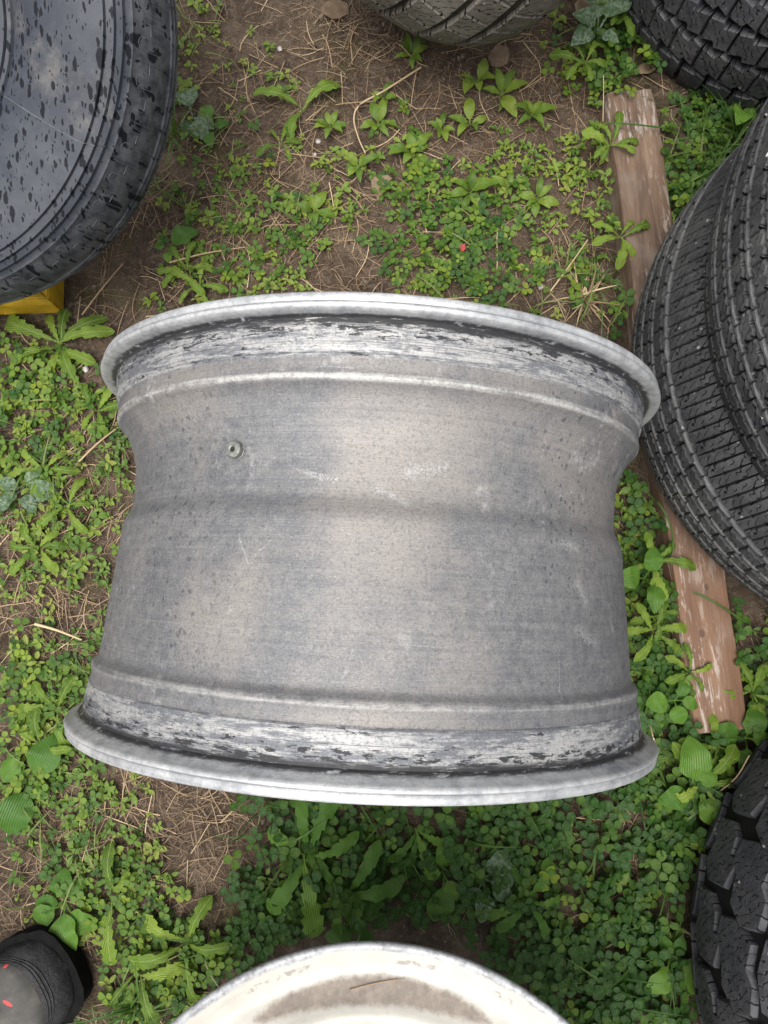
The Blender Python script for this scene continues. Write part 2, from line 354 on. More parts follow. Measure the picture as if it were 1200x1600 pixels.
def m_wood():
    b = NB('weathered_timber'); o = b.obj()
    g = b.noise(b.scale(o, (34, 2.2, 34)), 1, 6, .65, .8); n2 = b.noise(o, 9, 4, .6); n3 = b.noise(b.scale(o, (260, 16, 260)), 1, 4, .6)
    col = b.ramp(b.math('ADD', b.math('MULTIPLY', g, .7), b.math('MULTIPLY', n2, .3)), [(.36, (.05, .03, .019)), (.5, (.125, .077, .048)), (.64, (.205, .14, .095))])
    col = b.mix(b.math('MULTIPLY', b.sm(n3, .45, .65), .55), col, (.085, .052, .034))
    grey = b.sm(b.noise(b.scale(o, (1, 1, 1), (4, 0, 0)), 7, 4, .6), .5, .68)
    col = b.mix(b.math('MULTIPLY', grey, .6), col, (.2, .172, .148))
    ys = b.n('SeparateXYZ', {0: o}).outputs[1]
    red = b.math('MULTIPLY', b.sm(b.math('ADD', ys, b.math('MULTIPLY', n2, .3)), .02, -.12), .35)
    col = b.mix(red, col, b.mix(g, (.10, .036, .016), (.30, .135, .06)))
    dk = b.sm(b.noise(b.scale(o, (22, 9, 22), (7, 3, 0)), 1, 5, .7), .56, .68)
    col = b.mix(b.math('MULTIPLY', dk, .6), col, (.05, .032, .022))
    # flakes of old white paint
    pf = b.sm(b.noise(b.scale(o, (150, 26, 150)), 1, 5, .7, .4), .53, .60)
    reg = b.sm(b.noise(b.scale(o, (8, 4, 8), (2, 5, 0)), 1, 3, .6), .42, .56)
    col = b.mix(b.math('MULTIPLY', b.math('MULTIPLY', pf, reg), .6), col, (.4, .36, .325))
    for kx, ky, kr in ((.012, .135, .006), (-.008, -.33, .005), (.006, -.27, .004)):
        d = b.n('VectorMath', {0: b.scale(o, (1, .7, 0)), 1: (kx, ky * .7, 0)}, operation='DISTANCE').outputs[1]
        col = b.mix(b.math('MULTIPLY', b.math('SUBTRACT', 1.0, b.sm(d, kr * .5, kr)), .9), col, (.05, .028, .018))
        ring = b.math('SINE', b.math('MULTIPLY', d, 900.0))
        col = b.mix(b.math('MULTIPLY', b.math('MULTIPLY', b.sm(ring, .3, 1.0), b.math('SUBTRACT', 1.0, b.sm(d, kr, kr * 3))), .4), col, (.1, .06, .036))
    b.principled(Base_Color=col, Roughness=.75, Normal=b.bump(b.math('ADD', g, n3), .5, .002)); return b.m

def m_flat_wheel(dirt=False):
    b = NB('painted_wheel'); o = b.obj(); sx = b.n('SeparateXYZ', {0: o}).outputs
    r = b.math('SQRT', b.math('ADD', b.math('MULTIPLY', sx[0], sx[0]), b.math('MULTIPLY', sx[1], sx[1])))
    ang = b.math('ARCTAN2', sx[0], sx[1])
    n1 = b.noise(o, 30, 5, .65); n2 = b.noise(o, 160, 5, .7); n3 = b.noise(o, 8, 4, .6)
    uvv = b.n('CombineXYZ', {0: b.math('MULTIPLY', ang, .25), 1: r, 2: 0.0}).outputs[0]
    st = b.noise(b.scale(uvv, (14, 240, 1)), 1, 5, .65)
    col = b.ramp(b.math('ADD', b.math('MULTIPLY', n1, .6), b.math('MULTIPLY', n3, .4)), [(.3, (.34, .325, .285)), (.55, (.44, .424, .38)), (.75, (.5, .485, .44))])
    col = b.mix(b.math('MULTIPLY', b.sm(st, .52, .7), .35), col, (.33, .31, .275))
    col = b.mix(b.math('MULTIPLY', b.sm(n2, .64, .72), .6), col, (.25, .22, .19))
    # bare metal on the outer lip
    lip = b.sm(b.math('ADD', r, b.math('MULTIPLY', b.math('SUBTRACT', n1, .5), .006)), .2605, .2635)
    col = b.mix(b.math('MULTIPLY', lip, .85), col, b.mix(b.sm(n2, .4, .65), (.3, .31, .33), (.12, .125, .14)))
    # bed of dried mud where water stood
    ra = b.math('ADD', r, b.math('MULTIPLY', b.math('SUBTRACT', n1, .5), .007))
    aa = b.math('ABSOLUTE', b.math('SUBTRACT', ang, .01))
    wid = b.math('MULTIPLY', b.math('SQRT', b.math('MAXIMUM', b.math('SUBTRACT', 1.0, b.math('POWER', b.math('DIVIDE', aa, .46), 2.0)), 0.0)), .0122)
    d = b.math('SUBTRACT', b.math('ABSOLUTE', b.math('SUBTRACT', ra, .2335)), wid)
    mud = b.math('MULTIPLY', b.math('SUBTRACT', 1.0, b.sm(b.math('ADD', d, b.math('MULTIPLY', b.math('SUBTRACT', n2, .5), .006)), -.0045, .0025)), b.math('LESS_THAN', aa, .46))
    mcol = b.ramp(b.math('ADD', b.math('MULTIPLY', n1, .5), b.math('MULTIPLY', n2, .5)), [(.3, (.105, .087, .075)), (.5, (.19, .158, .132)), (.7, (.3, .25, .205))])
    fl = b.math('MULTIPLY', b.sm(ra, .2535, .2550), b.math('SUBTRACT', 1.0, b.sm(ra, .2575, .2590)))
    fl = b.math('MULTIPLY', b.math('MULTIPLY', fl, b.sm(n1, .53, .6)), b.math('LESS_THAN', aa, .5))
    col = b.mix(fl, col, (.26, .235, .215))
    col = b.mix(b.math('MULTIPLY', mud, .93), col, mcol)
    inner = b.math('SUBTRACT', 1.0, b.sm(r, .206, .209))
    col = b.mix(b.math('MULTIPLY', inner, .8), col, (.36, .365, .365))
    h = b.math('ADD', n2, b.math('ADD', n1, b.math('MULTIPLY', mud, .5)))
    b.principled(Base_Color=col, Roughness=b.math('ADD', .38, b.math('MULTIPLY', mud, .5)), Specular_IOR_Level=.45, Normal=b.bump(h, .3, .001)); return b.m

def m_boot_vamp():
    b = NB('dusty_grey_rubber'); o = b.obj()
    n1 = b.noise(o, 28, 5, .6); n2 = b.noise(o, 160, 5, .7)
    col = b.ramp(n1, [(.3, (.026, .026, .025)), (.5, (.062, .058, .052)), (.68, (.115, .107, .093))])
    col = b.mix(b.math('MULTIPLY', b.sm(n2, .6, .72), .4), col, (.03, .03, .03))
    red = None
    for x, y, l, wd, an in ((-.060, .0076, .0065, .0019, 1.15), (-.049, .044, .003, .0016, .1)):
        v = b.scale(o, (1 / l, 1 / wd, 0), (0, 0, 0), (0, 0, 0))
        q = b.n('VectorMath', {0: o, 1: (x, y, 0)}, operation='SUBTRACT').outputs[0]
        q = b.n('VectorRotate', {'Vector': q, 'Angle': an}, rotation_type='Z_AXIS').outputs[0]
        q = b.n('VectorMath', {0: q, 1: (1 / l, 1 / wd, 0)}, operation='MULTIPLY').outputs[0]
        dd = b.n('VectorMath', {0: q}, operation='LENGTH').outputs[1]
        k = b.math('SUBTRACT', 1.0, b.sm(b.math('ADD', dd, b.math('MULTIPLY', b.math('SUBTRACT', n2, .5), .8)), .85, 1.05))
        red = k if red is None else b.math('MAXIMUM', red, k)
    col = b.mix(red, col, (.62, .055, .055))
    b.principled(Base_Color=col, Roughness=.7, Normal=b.bump(b.math('ADD', n1, n2), .3, .001)); return b.m

# scratches on the barrel: u is .25 x angle (top = .25*pi/2), s along the axis
SCRATCH = []
def scratch_px(x0, y0, x1, y1, wd=.0009):
    SCRATCH.append((x0, y0, x1, y1, wd))
YAW = .0532
def rim_us(px, py, r=.243):
    """where on the standing barrel a feature lies: (u, s)"""
    d = at(px, py, 0) - CAM; d /= np.linalg.norm(d)
    a = np.array([math.sin(YAW), math.cos(YAW), 0]); e = np.array([math.cos(YAW), -math.sin(YAW), 0]); z = np.array([0, 0, 1.])
    o = CAM - np.array([0, 0, .27]); oe, oz, de, dz = o @ e, o @ z, d @ e, d @ z
    A = de * de + dz * dz; B = oe * de + oz * dz; Cc = oe * oe + oz * oz - r * r
    D = B * B - A * Cc; t = (-B - math.sqrt(max(D, 0))) / A; p = o + t * d
    return .25 * math.atan2(p @ z, p @ e), p @ a
for a in ((370, 838, 386, 880, .0016), (386, 880, 422, 842, .0015), (232, 905, 236, 975, .0007), (268, 790, 262, 850, .0007), (868, 1020, 866, 1090, .0010), (862, 688, 860, 728, .0008),
          (888, 690, 884, 722, .0008), (292, 640, 298, 662, .0010), (455, 728, 500, 748, .0012), (500, 580, 560, 582, .0008), (610, 1005, 690, 1012, .0004), (530, 826, 545, 834, .0008), (885, 850, 908, 855, .0075), (905, 915, 915, 940, .0075), (893, 775, 914, 765, .0028), (900, 985, 925, 1005, .008), (640, 735, 700, 725, .009), (590, 760, 640, 785, .006), (470, 735, 520, 745, .004)):
    SCRATCH.append((*rim_us(a[0], a[1]), *rim_us(a[2], a[3]), a[4]))

M = {}
M['soil'] = m_soil()
M['clover'] = m_leaf('clover_leaf', (.022, .068, .008), (.078, .148, .014), (.18, .24, .022), .6, 'chevron', rib=(.13, .22, .09))
M['weed'] = m_leaf('weed_leaf', (.045, .09, .012), (.095, .165, .02), (.17, .23, .03), .5, 'chevron', rib=(.17, .26, .08))
M['dandelion'] = m_leaf('dandelion_leaf', (.055, .11, .012), (.115, .195, .02), (.2, .28, .035), .48, 'pinnate', rib=(.24, .30, .10))
M['plantain'] = m_leaf('plantain_leaf', (.035, .10, .016), (.075, .17, .024), (.14, .25, .035), .4, 'parallel', rib=(.13, .22, .06))
M['mildew'] = m_leaf('mildewed_plantain_leaf', (.03, .075, .025), (.055, .115, .04), (.09, .15, .06), .6, 'parallel', mildew=1.0, rib=(.13, .2, .09))
M['grass'] = m_leaf('grass_blade', (.03, .085, .014), (.075, .15, .03), (.20, .22, .08), .5, 'none', trans=.3)
M['straw'] = m_tint('dry_straw', [(.05, (.09, .055, .036)), (.4, (.21, .14, .085)), (.75, (.36, .26, .155)), (1, (.48, .38, .24))], .7)
M['fibre'] = m_tint('dead_fibre', [(.05, (.05, .03, .02)), (.4, (.15, .10, .062)), (.75, (.29, .21, .13)), (1, (.42, .33, .21))], .8)
M['crumb'] = m_tint('soil_crumb', [(.1, (.04, .028, .021)), (.55, (.1, .072, .055)), (.9, (.19, .15, .12))], .95)
M['dryleaf'] = m_tint('dry_leaf', [(.1, (.06, .038, .024)), (.5, (.14, .098, .064)), (.9, (.24, .175, .115))], .8, 120, .7)
M['stone'] = m_plain('stone', (.42, .40, .38), .8, 0, .3, 90)
M['paleleaf'] = m_tint('red_leaf', [(0, (.2, .03, .03)), (1, (.35, .07, .06))], .6)
M['barrel'] = m_rim('barrel'); M['flange'] = m_rim('flange')
M['rubber_worn'] = m_rubber('worn_rubber', (.026, .027, .031), (.125, .123, .12), .75, .65, .8, sipe=True)
M['rubber_edge'] = m_rubber('scuffed_rubber', (.042, .043, .047), (.19, .187, .182), .7, .6, .8)
M['rubber_at'] = m_rubber('dusty_rubber', (.034, .035, .041), (.135, .133, .132), .8, .5, .7, sipe=True)
M['rubber_off'] = m_rubber('off_road_rubber', (.036, .037, .043), (.115, .115, .12), .85, .65, .7, sipe=True)
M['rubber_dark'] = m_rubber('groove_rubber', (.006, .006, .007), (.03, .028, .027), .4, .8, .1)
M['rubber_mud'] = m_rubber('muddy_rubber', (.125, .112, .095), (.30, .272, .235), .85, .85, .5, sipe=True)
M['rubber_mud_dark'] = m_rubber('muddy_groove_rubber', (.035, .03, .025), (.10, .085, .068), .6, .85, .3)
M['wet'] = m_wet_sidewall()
M['emboss'] = m_plain('embossed_rubber', (.09, .094, .105), .55, 0, .4, 90)
M['yellow'] = m_plain('yellow_paint', (.42, .26, .014), .42, 0, .35, 26, .2)
M['wood'] = m_wood()
M['wheel'] = m_flat_wheel()
M['valve'] = m_plain('valve_metal', (.2, .2, .185), .4, .6, .3, 400)
M['black'] = m_plain('black_hole', (.01, .01, .01), .8)
M['boot'] = m_plain('black_rubber', (.013, .013, .014), .55, 0, .7, 40, 1.0, .35)
M['boot_sole'] = m_plain('black_sole_rubber', (.004, .004, .004), .8, 0, .5, 90, .5, .12)
M['vamp'] = m_boot_vamp()

# ------------------------------------------------------------------ ground
def hgt(x, y):
    n = noise.noise(Vector((x * 3.1, y * 3.1, 0))) * .007 + noise.noise(Vector((x * 11, y * 11, 4))) * .005 + noise.noise(Vector((x * 38, y * 38, 9))) * .0022
    k = min(1.0, max(0.0, (2.2 - max(abs(x), abs(y))) / .6))
    return n * k - .004
def axis_coords():
    a = np.linspace(-1.25, 1.25, 330)
    o = 1.25 + np.cumsum(np.geomspace(.012, 14, 46))
    return np.r_[-o[::-1], a, o]
gx = axis_coords(); gy = axis_coords() + .1
GV = np.array([(x, y, hgt(x, y)) for x in gx for y in gy]); n = len(gx)
ii = np.arange(n * n).reshape(n, n)
GF = np.stack([ii[:-1, :-1], ii[1:, :-1], ii[1:, 1:], ii[:-1, 1:]], -1).reshape(-1, 4)
g = link('ground', mesh_np('ground', GV, GF), None, M['soil']); tag(g, 'bare brown trampled soil with moss stains', 'ground', kind='structure')

# ------------------------------------------------------------------ standing rim
rim = empty('wheel_rim', (0, 0, .27)); rim.rotation_euler = (-PI / 2, 0, 0)
# local Z -> world +Y (turned by YAW)
rim.rotation_euler = Matrix.Rotation(-YAW, 4, 'Z').to_3x3().to_4x4().__matmul__(Matrix.Rotation(-PI / 2, 4, 'X')).to_euler()
tag(rim, 'large bare grey aluminium wheel rim standing on edge in the middle', 'wheel rim')
def smooth_prof(P, k=5):
    """Catmull-Rom through the listed points"""
    P = [np.array(p, float) for p in P]; P = [2 * P[0] - P[1]] + P + [2 * P[-1] - P[-2]]; o = []
    for i in range(1, len(P) - 2):
        a, b_, c, d = P[i - 1], P[i], P[i + 1], P[i + 2]
        for j in range(k):
            t = j / k; o.append(.5 * ((2 * b_) + (c - a) * t + (2 * a - 5 * b_ + 4 * c - d) * t * t + (3 * b_ - a - 3 * c + d) * t ** 3))
    o.append(P[-2]); return [tuple(p) for p in o]
outer = [(.2590, .1535), (.2570, .1508), (.2566, .1445), (.2556, .135), (.2547, .1268), (.2530, .1252), (.2526, .1200), (.2523, .1145), (.2528, .1120), (.2526, .1095), (.2508, .1072), (.2470, .1035), (.2425, .097), (.2375, .086), (.2340, .074), (.2325, .062),
         (.2320, .045), (.2322, .036), (.2332, .030), (.2356, .0245), (.2380, .0195), (.2393, .0145), (.2400, .006), (.2406, -.004), (.2428, -.03), (.2455, -.065), (.2472, -.088), (.2480, -.0975), (.2500, -.1010), (.2522, -.1035), (.2536, -.1058), (.2537, -.1085), (.2528, -.1115),
         (.2530, -.1165), (.2533, -.1195), (.2545, -.1210), (.2558, -.130), (.2570, -.139), (.2572, -.146), (.2585, -.1505)]
prof = smooth_prof(outer, 3)
inner_p = [(r - .009, s) for r, s in prof][::-1]
link('barrel', lathe('barrel', prof + inner_p, 288, closed=True, sharp=60), rim, M['barrel'])
def flange(sgn):
    P = [(.2560, .1490), (.2580, .1502), (.2610, .1505), (.2650, .1504), (.2680, .1506), (.2700, .1516), (.2709, .1532), (.2708, .1546), (.2700, .1556), (.2688, .1560), (.2685, .1563), (.2687, .1567), (.2692, .1580), (.2694, .1600), (.2690, .1617), (.2680, .1626), (.2600, .1622), (.2520, .1610), (.2470, .1560), (.2465, .1480)]
    if sgn < 0:
        P = [(.2560, .1440), (.2592, .1462), (.2622, .1480), (.2655, .1500), (.2684, .1512), (.2700, .1522), (.2708, .1535), (.2707, .1548), (.2700, .1557), (.2688, .1561), (.2686, .1564), (.2688, .1568), (.2693, .1580), (.2694, .1600), (.2690, .1617), (.2680, .1626), (.2600, .1622), (.2520, .1610), (.2470, .1560), (.2465, .1440)]
        P = [(r, -s) for r, s in P][::-1]
    return link('flange', lathe('flange', P, 288, closed=True, sharp=50), rim, M['flange'])
flange(1); flange(-1)
# disc with five openings, set deep inside the barrel
def disc_mesh():
    bm = bmesh.new(); seg = 120; rows = [.035, .06, .085, .11, .15, .19, .215, .232]
    top = [[bm.verts.new((r * math.cos(2 * PI * i / seg), r * math.sin(2 * PI * i / seg), -.095 + .03 * (1 - r / .232))) for i in range(seg)] for r in rows]
    for j in range(len(rows) - 1):
        for i in range(seg):
            if 3 <= j <= 4 and (i % 24) > 7: continue
            k = (i + 1) % seg; bm.faces.new((top[j][i], top[j][k], top[j + 1][k], top[j + 1][i]))
    r = bmesh.ops.solidify(bm, geom=bm.faces[:], thickness=.016)
    me = bpy.data.meshes.new('wheel_disc'); bm.to_mesh(me); bm.free(); return me
link('wheel_disc', disc_mesh(), rim, M['flange'])
# valve: hex nut, washer, hole
u_, s_ = rim_us(367, 703, .2345); th = -u_ / .25
va = empty('valve', (0, 0, 0)); va.parent = rim; va.name = 'valve_fitting'
vm = Matrix.Translation((.2318 * math.cos(th), .2318 * math.sin(th), s_)) @ Matrix.Rotation(th, 4, 'Z') @ Matrix.Rotation(PI / 2, 4, 'Y') @ Matrix.Rotation(.0, 4, 'X')
va.matrix_local = vm
link('washer', lathe('washer', [(.0022, 0), (.0072, 0), (.0072, .0012), (.0068, .0016), (.0022, .0016)], 40, True), va, M['valve'])
hexa = lathe('nut', [(.0020, .0016), (.0064, .0016), (.0066, .002), (.0064, .0052), (.0054, .0062), (.0030, .0064), (.0020, .0058)], 24, True, 25)
link('nut', hexa, va, M['valve'])
link('valve_hole', lathe('valve_hole', [(.0001, .0045), (.0021, .0045), (.0021, .0015), (.0001, .0015)], 20, False), va, M['black'])

# ------------------------------------------------------------------ tyres
def casing_profile(R, Rb, W, depth, drop=.012, bulge=.012):
    h = W / 2; Rt = R - depth; cr = lambda v: R - drop * abs(v) ** 2.6 - depth; Rs = cr(.97) - .010
    P = [(Rb + .004, -h * .62), (Rb - .006, -h * .70), (Rb, -h * .84), (Rb + .014, -h * .90)]
    side = [(Rb + (Rs - Rb) * t, -(h + bulge * math.sin(PI * t)) * (1 - .10 * (1 - t) ** 2 - .035 * t ** 3)) for t in (.22, .36, .5, .64, .76, .86)]
    sh = [(Rs, -h * .97), (cr(.9), -h * .90), (cr(.78), -h * .78), (cr(.5), -h * .5)]
    low = P + side + sh
    inn = [(Rb + .02, -h * .62), (Rt - .02, -h * .70), (Rt - .016, 0)]
    full = low + [(Rt, 0)] + [(r, -z) for r, z in low[::-1]] + [(r, -z) for r, z in inn[:2]] + [inn[2]] + inn[:2][::-1]
    return full
def crown(R, v, drop=.012):
    return R - drop * abs(v) ** 2.6
def block_mesh(name, poly, R, W, depth, pitch, drop, bev=.0018, chop=.012):
    """one tread block: polygon of (u in pitches, v in -1..1), raised from the casing"""
    P = np.array(poly, float)
    Q = []
    for i in range(len(P)):                                    # refine long edges so that the block follows the tyre
        a, b_ = P[i], P[(i + 1) % len(P)]; L = math.hypot((b_[0] - a[0]) * pitch * R, (b_[1] - a[1]) * W / 2)
        m = max(1, int(L / chop)); Q += [a + (b_ - a) * k / m for k in range(m)]
    Q = np.array(Q); c = Q.mean(0)
    xy = np.stack([Q[:, 0] * pitch * R, Q[:, 1] * W / 2], 1); cc = xy.mean(0)
    def ring(inset, h):
        d = xy - cc; l = np.hypot(*d.T)[:, None]; p = xy - d / np.maximum(l, 1e-6) * inset
        u = p[:, 0] / R; v = p[:, 1] / (W / 2)
        out = []
        for a, vv in zip(u, v):
            cr = crown(R, vv, drop); rr = cr - depth * (1.15 + .6 * abs(vv) ** 4) if h is None else cr - h
            out.append((rr * math.cos(a), rr * math.sin(a), vv * W / 2))
        return out
    m = len(Q)
    V = ring(-.0006, None) + ring(0, bev) + ring(bev, 0)
    # top centre, to let the block face bow
    u = cc[0] / R; v = cc[1] / (W / 2); cr = crown(R, v, drop); V.append((cr * math.cos(u), cr * math.sin(u), v * W / 2))
    F = []
    for a in (0, m):
        for i in range(m):
            k = (i + 1) % m; F.append((a + i, a + k, a + m + k, a + m + i))
    F += [(2 * m + i, 2 * m + (i + 1) % m, 3 * m) for i in range(m)]
    uv = np.zeros((len(V), 2)); uv[:3 * m] = np.tile(xy, (3, 1)); uv[3 * m] = cc
    me = mesh_np(name, np.array(V), F, uv=uv); me.set_sharp_from_angle(angle=math.radians(38)); return me

def tyre(name, label, loc, rot, R, Rb, W, depth, rows, N, mat, groove, drop=.012, sector=1.35, group=None, jit=.0, spin=0.0):
    t = empty(name, loc); t.rotation_euler = rot; tag(t, label, 'tyre', group)
    link('casing', lathe('casing', casing_profile(R, Rb, W, depth, drop), 160, closed=True, sharp=50), t, groove)
    bpy.context.view_layer.update()
    mw = t.matrix_local.inverted() if False else (Matrix.Translation(loc) @ rot.to_matrix().to_4x4()).inverted() if hasattr(rot, 'to_matrix') else Matrix.Identity(4)
    cl = mw @ Vector(CAM); ca = math.atan2(cl.y, cl.x)
    pitch = 2 * PI / N
    total = sum(len(polys) for polys, *_ in rows) * N
    rest = bmesh.new(); mats = []
    for polys, off, *mm in rows:
        rm = mm[0] if mm else mat
        for poly in polys:
            me = block_mesh('tread_block', poly, R, W, depth, pitch, drop); me.materials.append(rm)
            cu = np.mean([p[0] for p in poly]) + off
            for k in range(N):
                a = (k + off) * pitch + spin; d = ((a + (cu - off) * pitch - ca + PI) % (2 * PI)) - PI
                if total <= 300 or abs(d) < sector:
                    o = link('tread_block', me, t); o.rotation_euler = (0, 0, a + (random.uniform(-1, 1) * jit))
                else:
                    if rm not in mats: mats.append(rm)
                    n0 = len(rest.faces); rest.from_mesh(me)
                    rest.faces.ensure_lookup_table(); vs_ = set()
                    for f in rest.faces[n0:]:
                        f.material_index = mats.index(rm); vs_.update(f.verts)
                    bmesh.ops.rotate(rest, verts=list(vs_), cent=(0, 0, 0), matrix=Matrix.Rotation(a, 3, 'Z'))
    if len(rest.faces):
        me = bpy.data.meshes.new('far_tread'); rest.to_mesh(me)
        for m_ in mats: me.materials.append(m_)
        o = link('far_tread', me, t); tag(o, kind='stuff')
    rest.free()
    return t
from mathutils import Euler
def R_(u0, u1, v0, v1, sk=0.0, taper=0.0):
    return [(u0, v0), (u1, v0), (u1 + sk, v1), (u0 + sk, v1)]

# pair of worn highway tyres, stacked, beside the rim
def jag(u0, u1, v0, v1, k=.02, n_=4):
    """block with saw-edged long sides"""
    lo = [(u0 + (u1 - u0) * i / n_, v0 + (k if i % 2 else -k)) for i in range(n_ + 1)]
    return lo + [(u, v1 + (k if i % 2 else -k)) for i, (u, v) in reversed(list(enumerate(lo)))]
hw = lambda N: [([R_(.05, .95, -1.04, -.80, .08)], 0, M['rubber_worn']), ([jag(.03, .97, -.765, -.60)], .2, M['rubber_worn']),
      ([R_(.02, .98, -.565, -.515)], .3, M['rubber_edge']),
      ([jag(.03, .97, -.475, -.31)], .1, M['rubber_worn']), ([R_(.02, .98, -.275, -.225)], .6, M['rubber_edge']),
      ([jag(.03, .97, -.185, -.02)], .35, M['rubber_worn']), ([R_(.02, .98, .02, .07)], .5, M['rubber_edge']),
      ([jag(.03, .97, .11, .28)], .2, M['rubber_worn']),
      ([R_(.02, .98, .32, .375)], .75, M['rubber_edge']),
      ([R_(.03, .48, .43, 1.03, .05), R_(.52, .97, .43, 1.03, .05)], .4, M['rubber_worn'])]
STX, STY = .682, .25
tilt = math.radians(3.6)
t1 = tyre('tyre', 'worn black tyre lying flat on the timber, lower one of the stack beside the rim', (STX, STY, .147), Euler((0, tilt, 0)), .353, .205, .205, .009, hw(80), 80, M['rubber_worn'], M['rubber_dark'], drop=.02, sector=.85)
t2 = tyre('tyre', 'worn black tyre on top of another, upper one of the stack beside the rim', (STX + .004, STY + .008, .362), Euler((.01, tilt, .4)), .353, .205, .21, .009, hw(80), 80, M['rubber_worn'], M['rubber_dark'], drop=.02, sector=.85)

# all-terrain tyre in the upper right corner
at_rows = [([[(.05, -.99), (.93, -.99), (.95, -.60), (.62, -.56), (.55, -.60), (.06, -.62)]], 0),
      ([[(.02, -.50), (.5, -.54), (.62, -.47), (.96, -.50), (.98, -.16), (.6, -.12), (.5, -.20), (.04, -.17)]], .35),
      ([[(.03, -.07), (.42, -.03), (.55, -.10), (.96, -.06), (.98, .24), (.55, .20), (.45, .27), (.04, .23)]], .1),
      ([[(.02, .34), (.5, .30), (.6, .37), (.97, .33), (.97, .60), (.6, .63), (.5, .57), (.04, .60)]], .55),
      ([R_(.05, .48, .70, .99), R_(.53, .95, .68, .99)], .2)]
t3 = tyre('tyre', 'black block tread tyre lying in the upper right corner beyond the stacked pair', (.635, .958, .115), Euler((0, 0, .3)), .305, .18, .225, .010, at_rows, 44, M['rubber_at'], M['rubber_dark'], drop=.02, sector=1.4)

# off-road tyre, lower right
off_rows = [([[(.05, -1.13), (.90, -1.13), (.94, -.62), (.78, -.53), (.45, -.51), (.25, -.59), (.06, -.66)]], 0),
      ([[(.29, -.46), (.62, -.40), (.95, -.46), (1.13, -.31), (1.07, -.02), (.73, .06), (.63, -.04), (.40, -.06), (.25, -.21)]], .12),
      ([[(.05, .03), (.34, .00), (.50, .10), (.85, .12), (1.01, .30), (.91, .50), (.55, .52), (.42, .44), (.10, .46), (-.03, .24)]], .45),
      ([[(.08, .58), (.50, .54), (.90, .60), (.93, 1.1), (.07, 1.1)]], .3)]
off_rows = [([[(sum(p[0] for p in q) / len(q) + (x - sum(p[0] for p in q) / len(q)) * 1.015, sum(p[1] for p in q) / len(q) + (y - sum(p[1] for p in q) / len(q)) * 1.015) for x, y in q] for q in pol], of) for pol, of in off_rows]
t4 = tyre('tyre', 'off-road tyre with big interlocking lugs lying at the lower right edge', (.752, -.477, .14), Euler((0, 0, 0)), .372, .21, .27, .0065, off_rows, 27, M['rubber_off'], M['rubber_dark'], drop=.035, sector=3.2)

# muddy brown tyre standing at the top edge
mud_rows = [([R_(.02, .97, -1.1, -.64, .1)], 0), ([R_(.03, .96, -.56, -.20, .12)], .3), ([R_(.03, .96, -.12, .24, .12)], .6), ([R_(.03, .96, .32, .64, .12)], .15), ([R_(.05, .95, .74, 1.16, .1)], .5)]
MUD_ROT = (Matrix.Rotation(math.radians(-10), 3, 'Z') @ Matrix.Rotation(math.radians(120), 3, 'Y')).to_euler()
t5 = tyre('tyre', 'mud-caked brown tyre with long grooves at the top edge', (.150, .934, .286), MUD_ROT, .29, .18, .24, .006, mud_rows, 40, M['rubber_mud'], M['rubber_mud_dark'], drop=.03, sector=1.6)

# rain-spotted tyre, upper left, leaning with its side up
TLn = Vector((-.06, -.53, 1)).normalized()
tl = empty('tyre', (-.526, .596, .285)); tl.rotation_euler = TLn.to_track_quat('Z', 'Y').to_euler()
tag(tl, 'rain-spotted grey tyre leaning side up in the upper left corner', 'tyre')
half = [(.156, .040), (.150, .046), (.150, .058), (.156, .066), (.160, .0655), (.1615, .0625), (.1635, .066), (.167, .0655), (.169, .063), (.172, .0655), (.185, .073), (.205, .0805), (.23, .086), (.252, .0885), (.2675, .0885), (.2712, .0884), (.2724, .0848), (.2765, .0842), (.2797, .0840), (.2810, .0802), (.2840, .0790), (.2864, .0780), (.2877, .0738), (.2905, .0712), (.2934, .0696), (.2947, .0652), (.2985, .0590), (.3030, .0480), (.3070, .0350), (.3098, .0220), (.3106, .0130), (.3098, .0115), (.3108, .0095), (.3122, .008)]
tread = [(.3124, .005), (.3085, .003), (.3085, -.001), (.3120, -.003), (.3105, -.014), (.3060, -.016), (.3060, -.021), (.3090, -.023)]
low = [(r - .003, -z) for r, z in half[::-1] if z > .03]
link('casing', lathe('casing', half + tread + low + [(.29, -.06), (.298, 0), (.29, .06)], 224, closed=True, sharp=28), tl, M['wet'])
def ridge(name, pts, rad, parent, mat):
    """thin raised line on the rubber"""
    V = []; F = []; pts = [Vector(p) for p in pts]
    for i, p in enumerate(pts):
        d = (pts[min(i + 1, len(pts) - 1)] - pts[max(i - 1, 0)]).normalized(); a = d.orthogonal().normalized(); b_ = d.cross(a)
        for k in range(6): V.append(p + rad * (math.cos(k * PI / 3) * a + math.sin(k * PI / 3) * b_))
    for i in range(len(pts) - 1):
        for k in range(6): F.append((i * 6 + k, i * 6 + (k + 1) % 6, i * 6 + 6 + (k + 1) % 6, i * 6 + 6 + k))
    return link(name, mesh_np(name, np.array([tuple(v) for v in V]), F), parent, mat)
def on_shoulder(a, t):
    """point on the shoulder band: t from the inner line (0) to the tread edge (1)"""
    P = [(.2943, .0660), (.2985, .0590), (.3030, .0480), (.3070, .0350), (.3098, .0220)]
    x = min(max(t, 0), .999) * 4; i = int(x); f = x - i; r = P[i][0] * (1 - f) + P[i + 1][0] * f; z = P[i][1] * (1 - f) + P[i + 1][1] * f
    return Vector((r * math.cos(a), r * math.sin(a), z))
NP = 56; pa = 2 * PI / NP
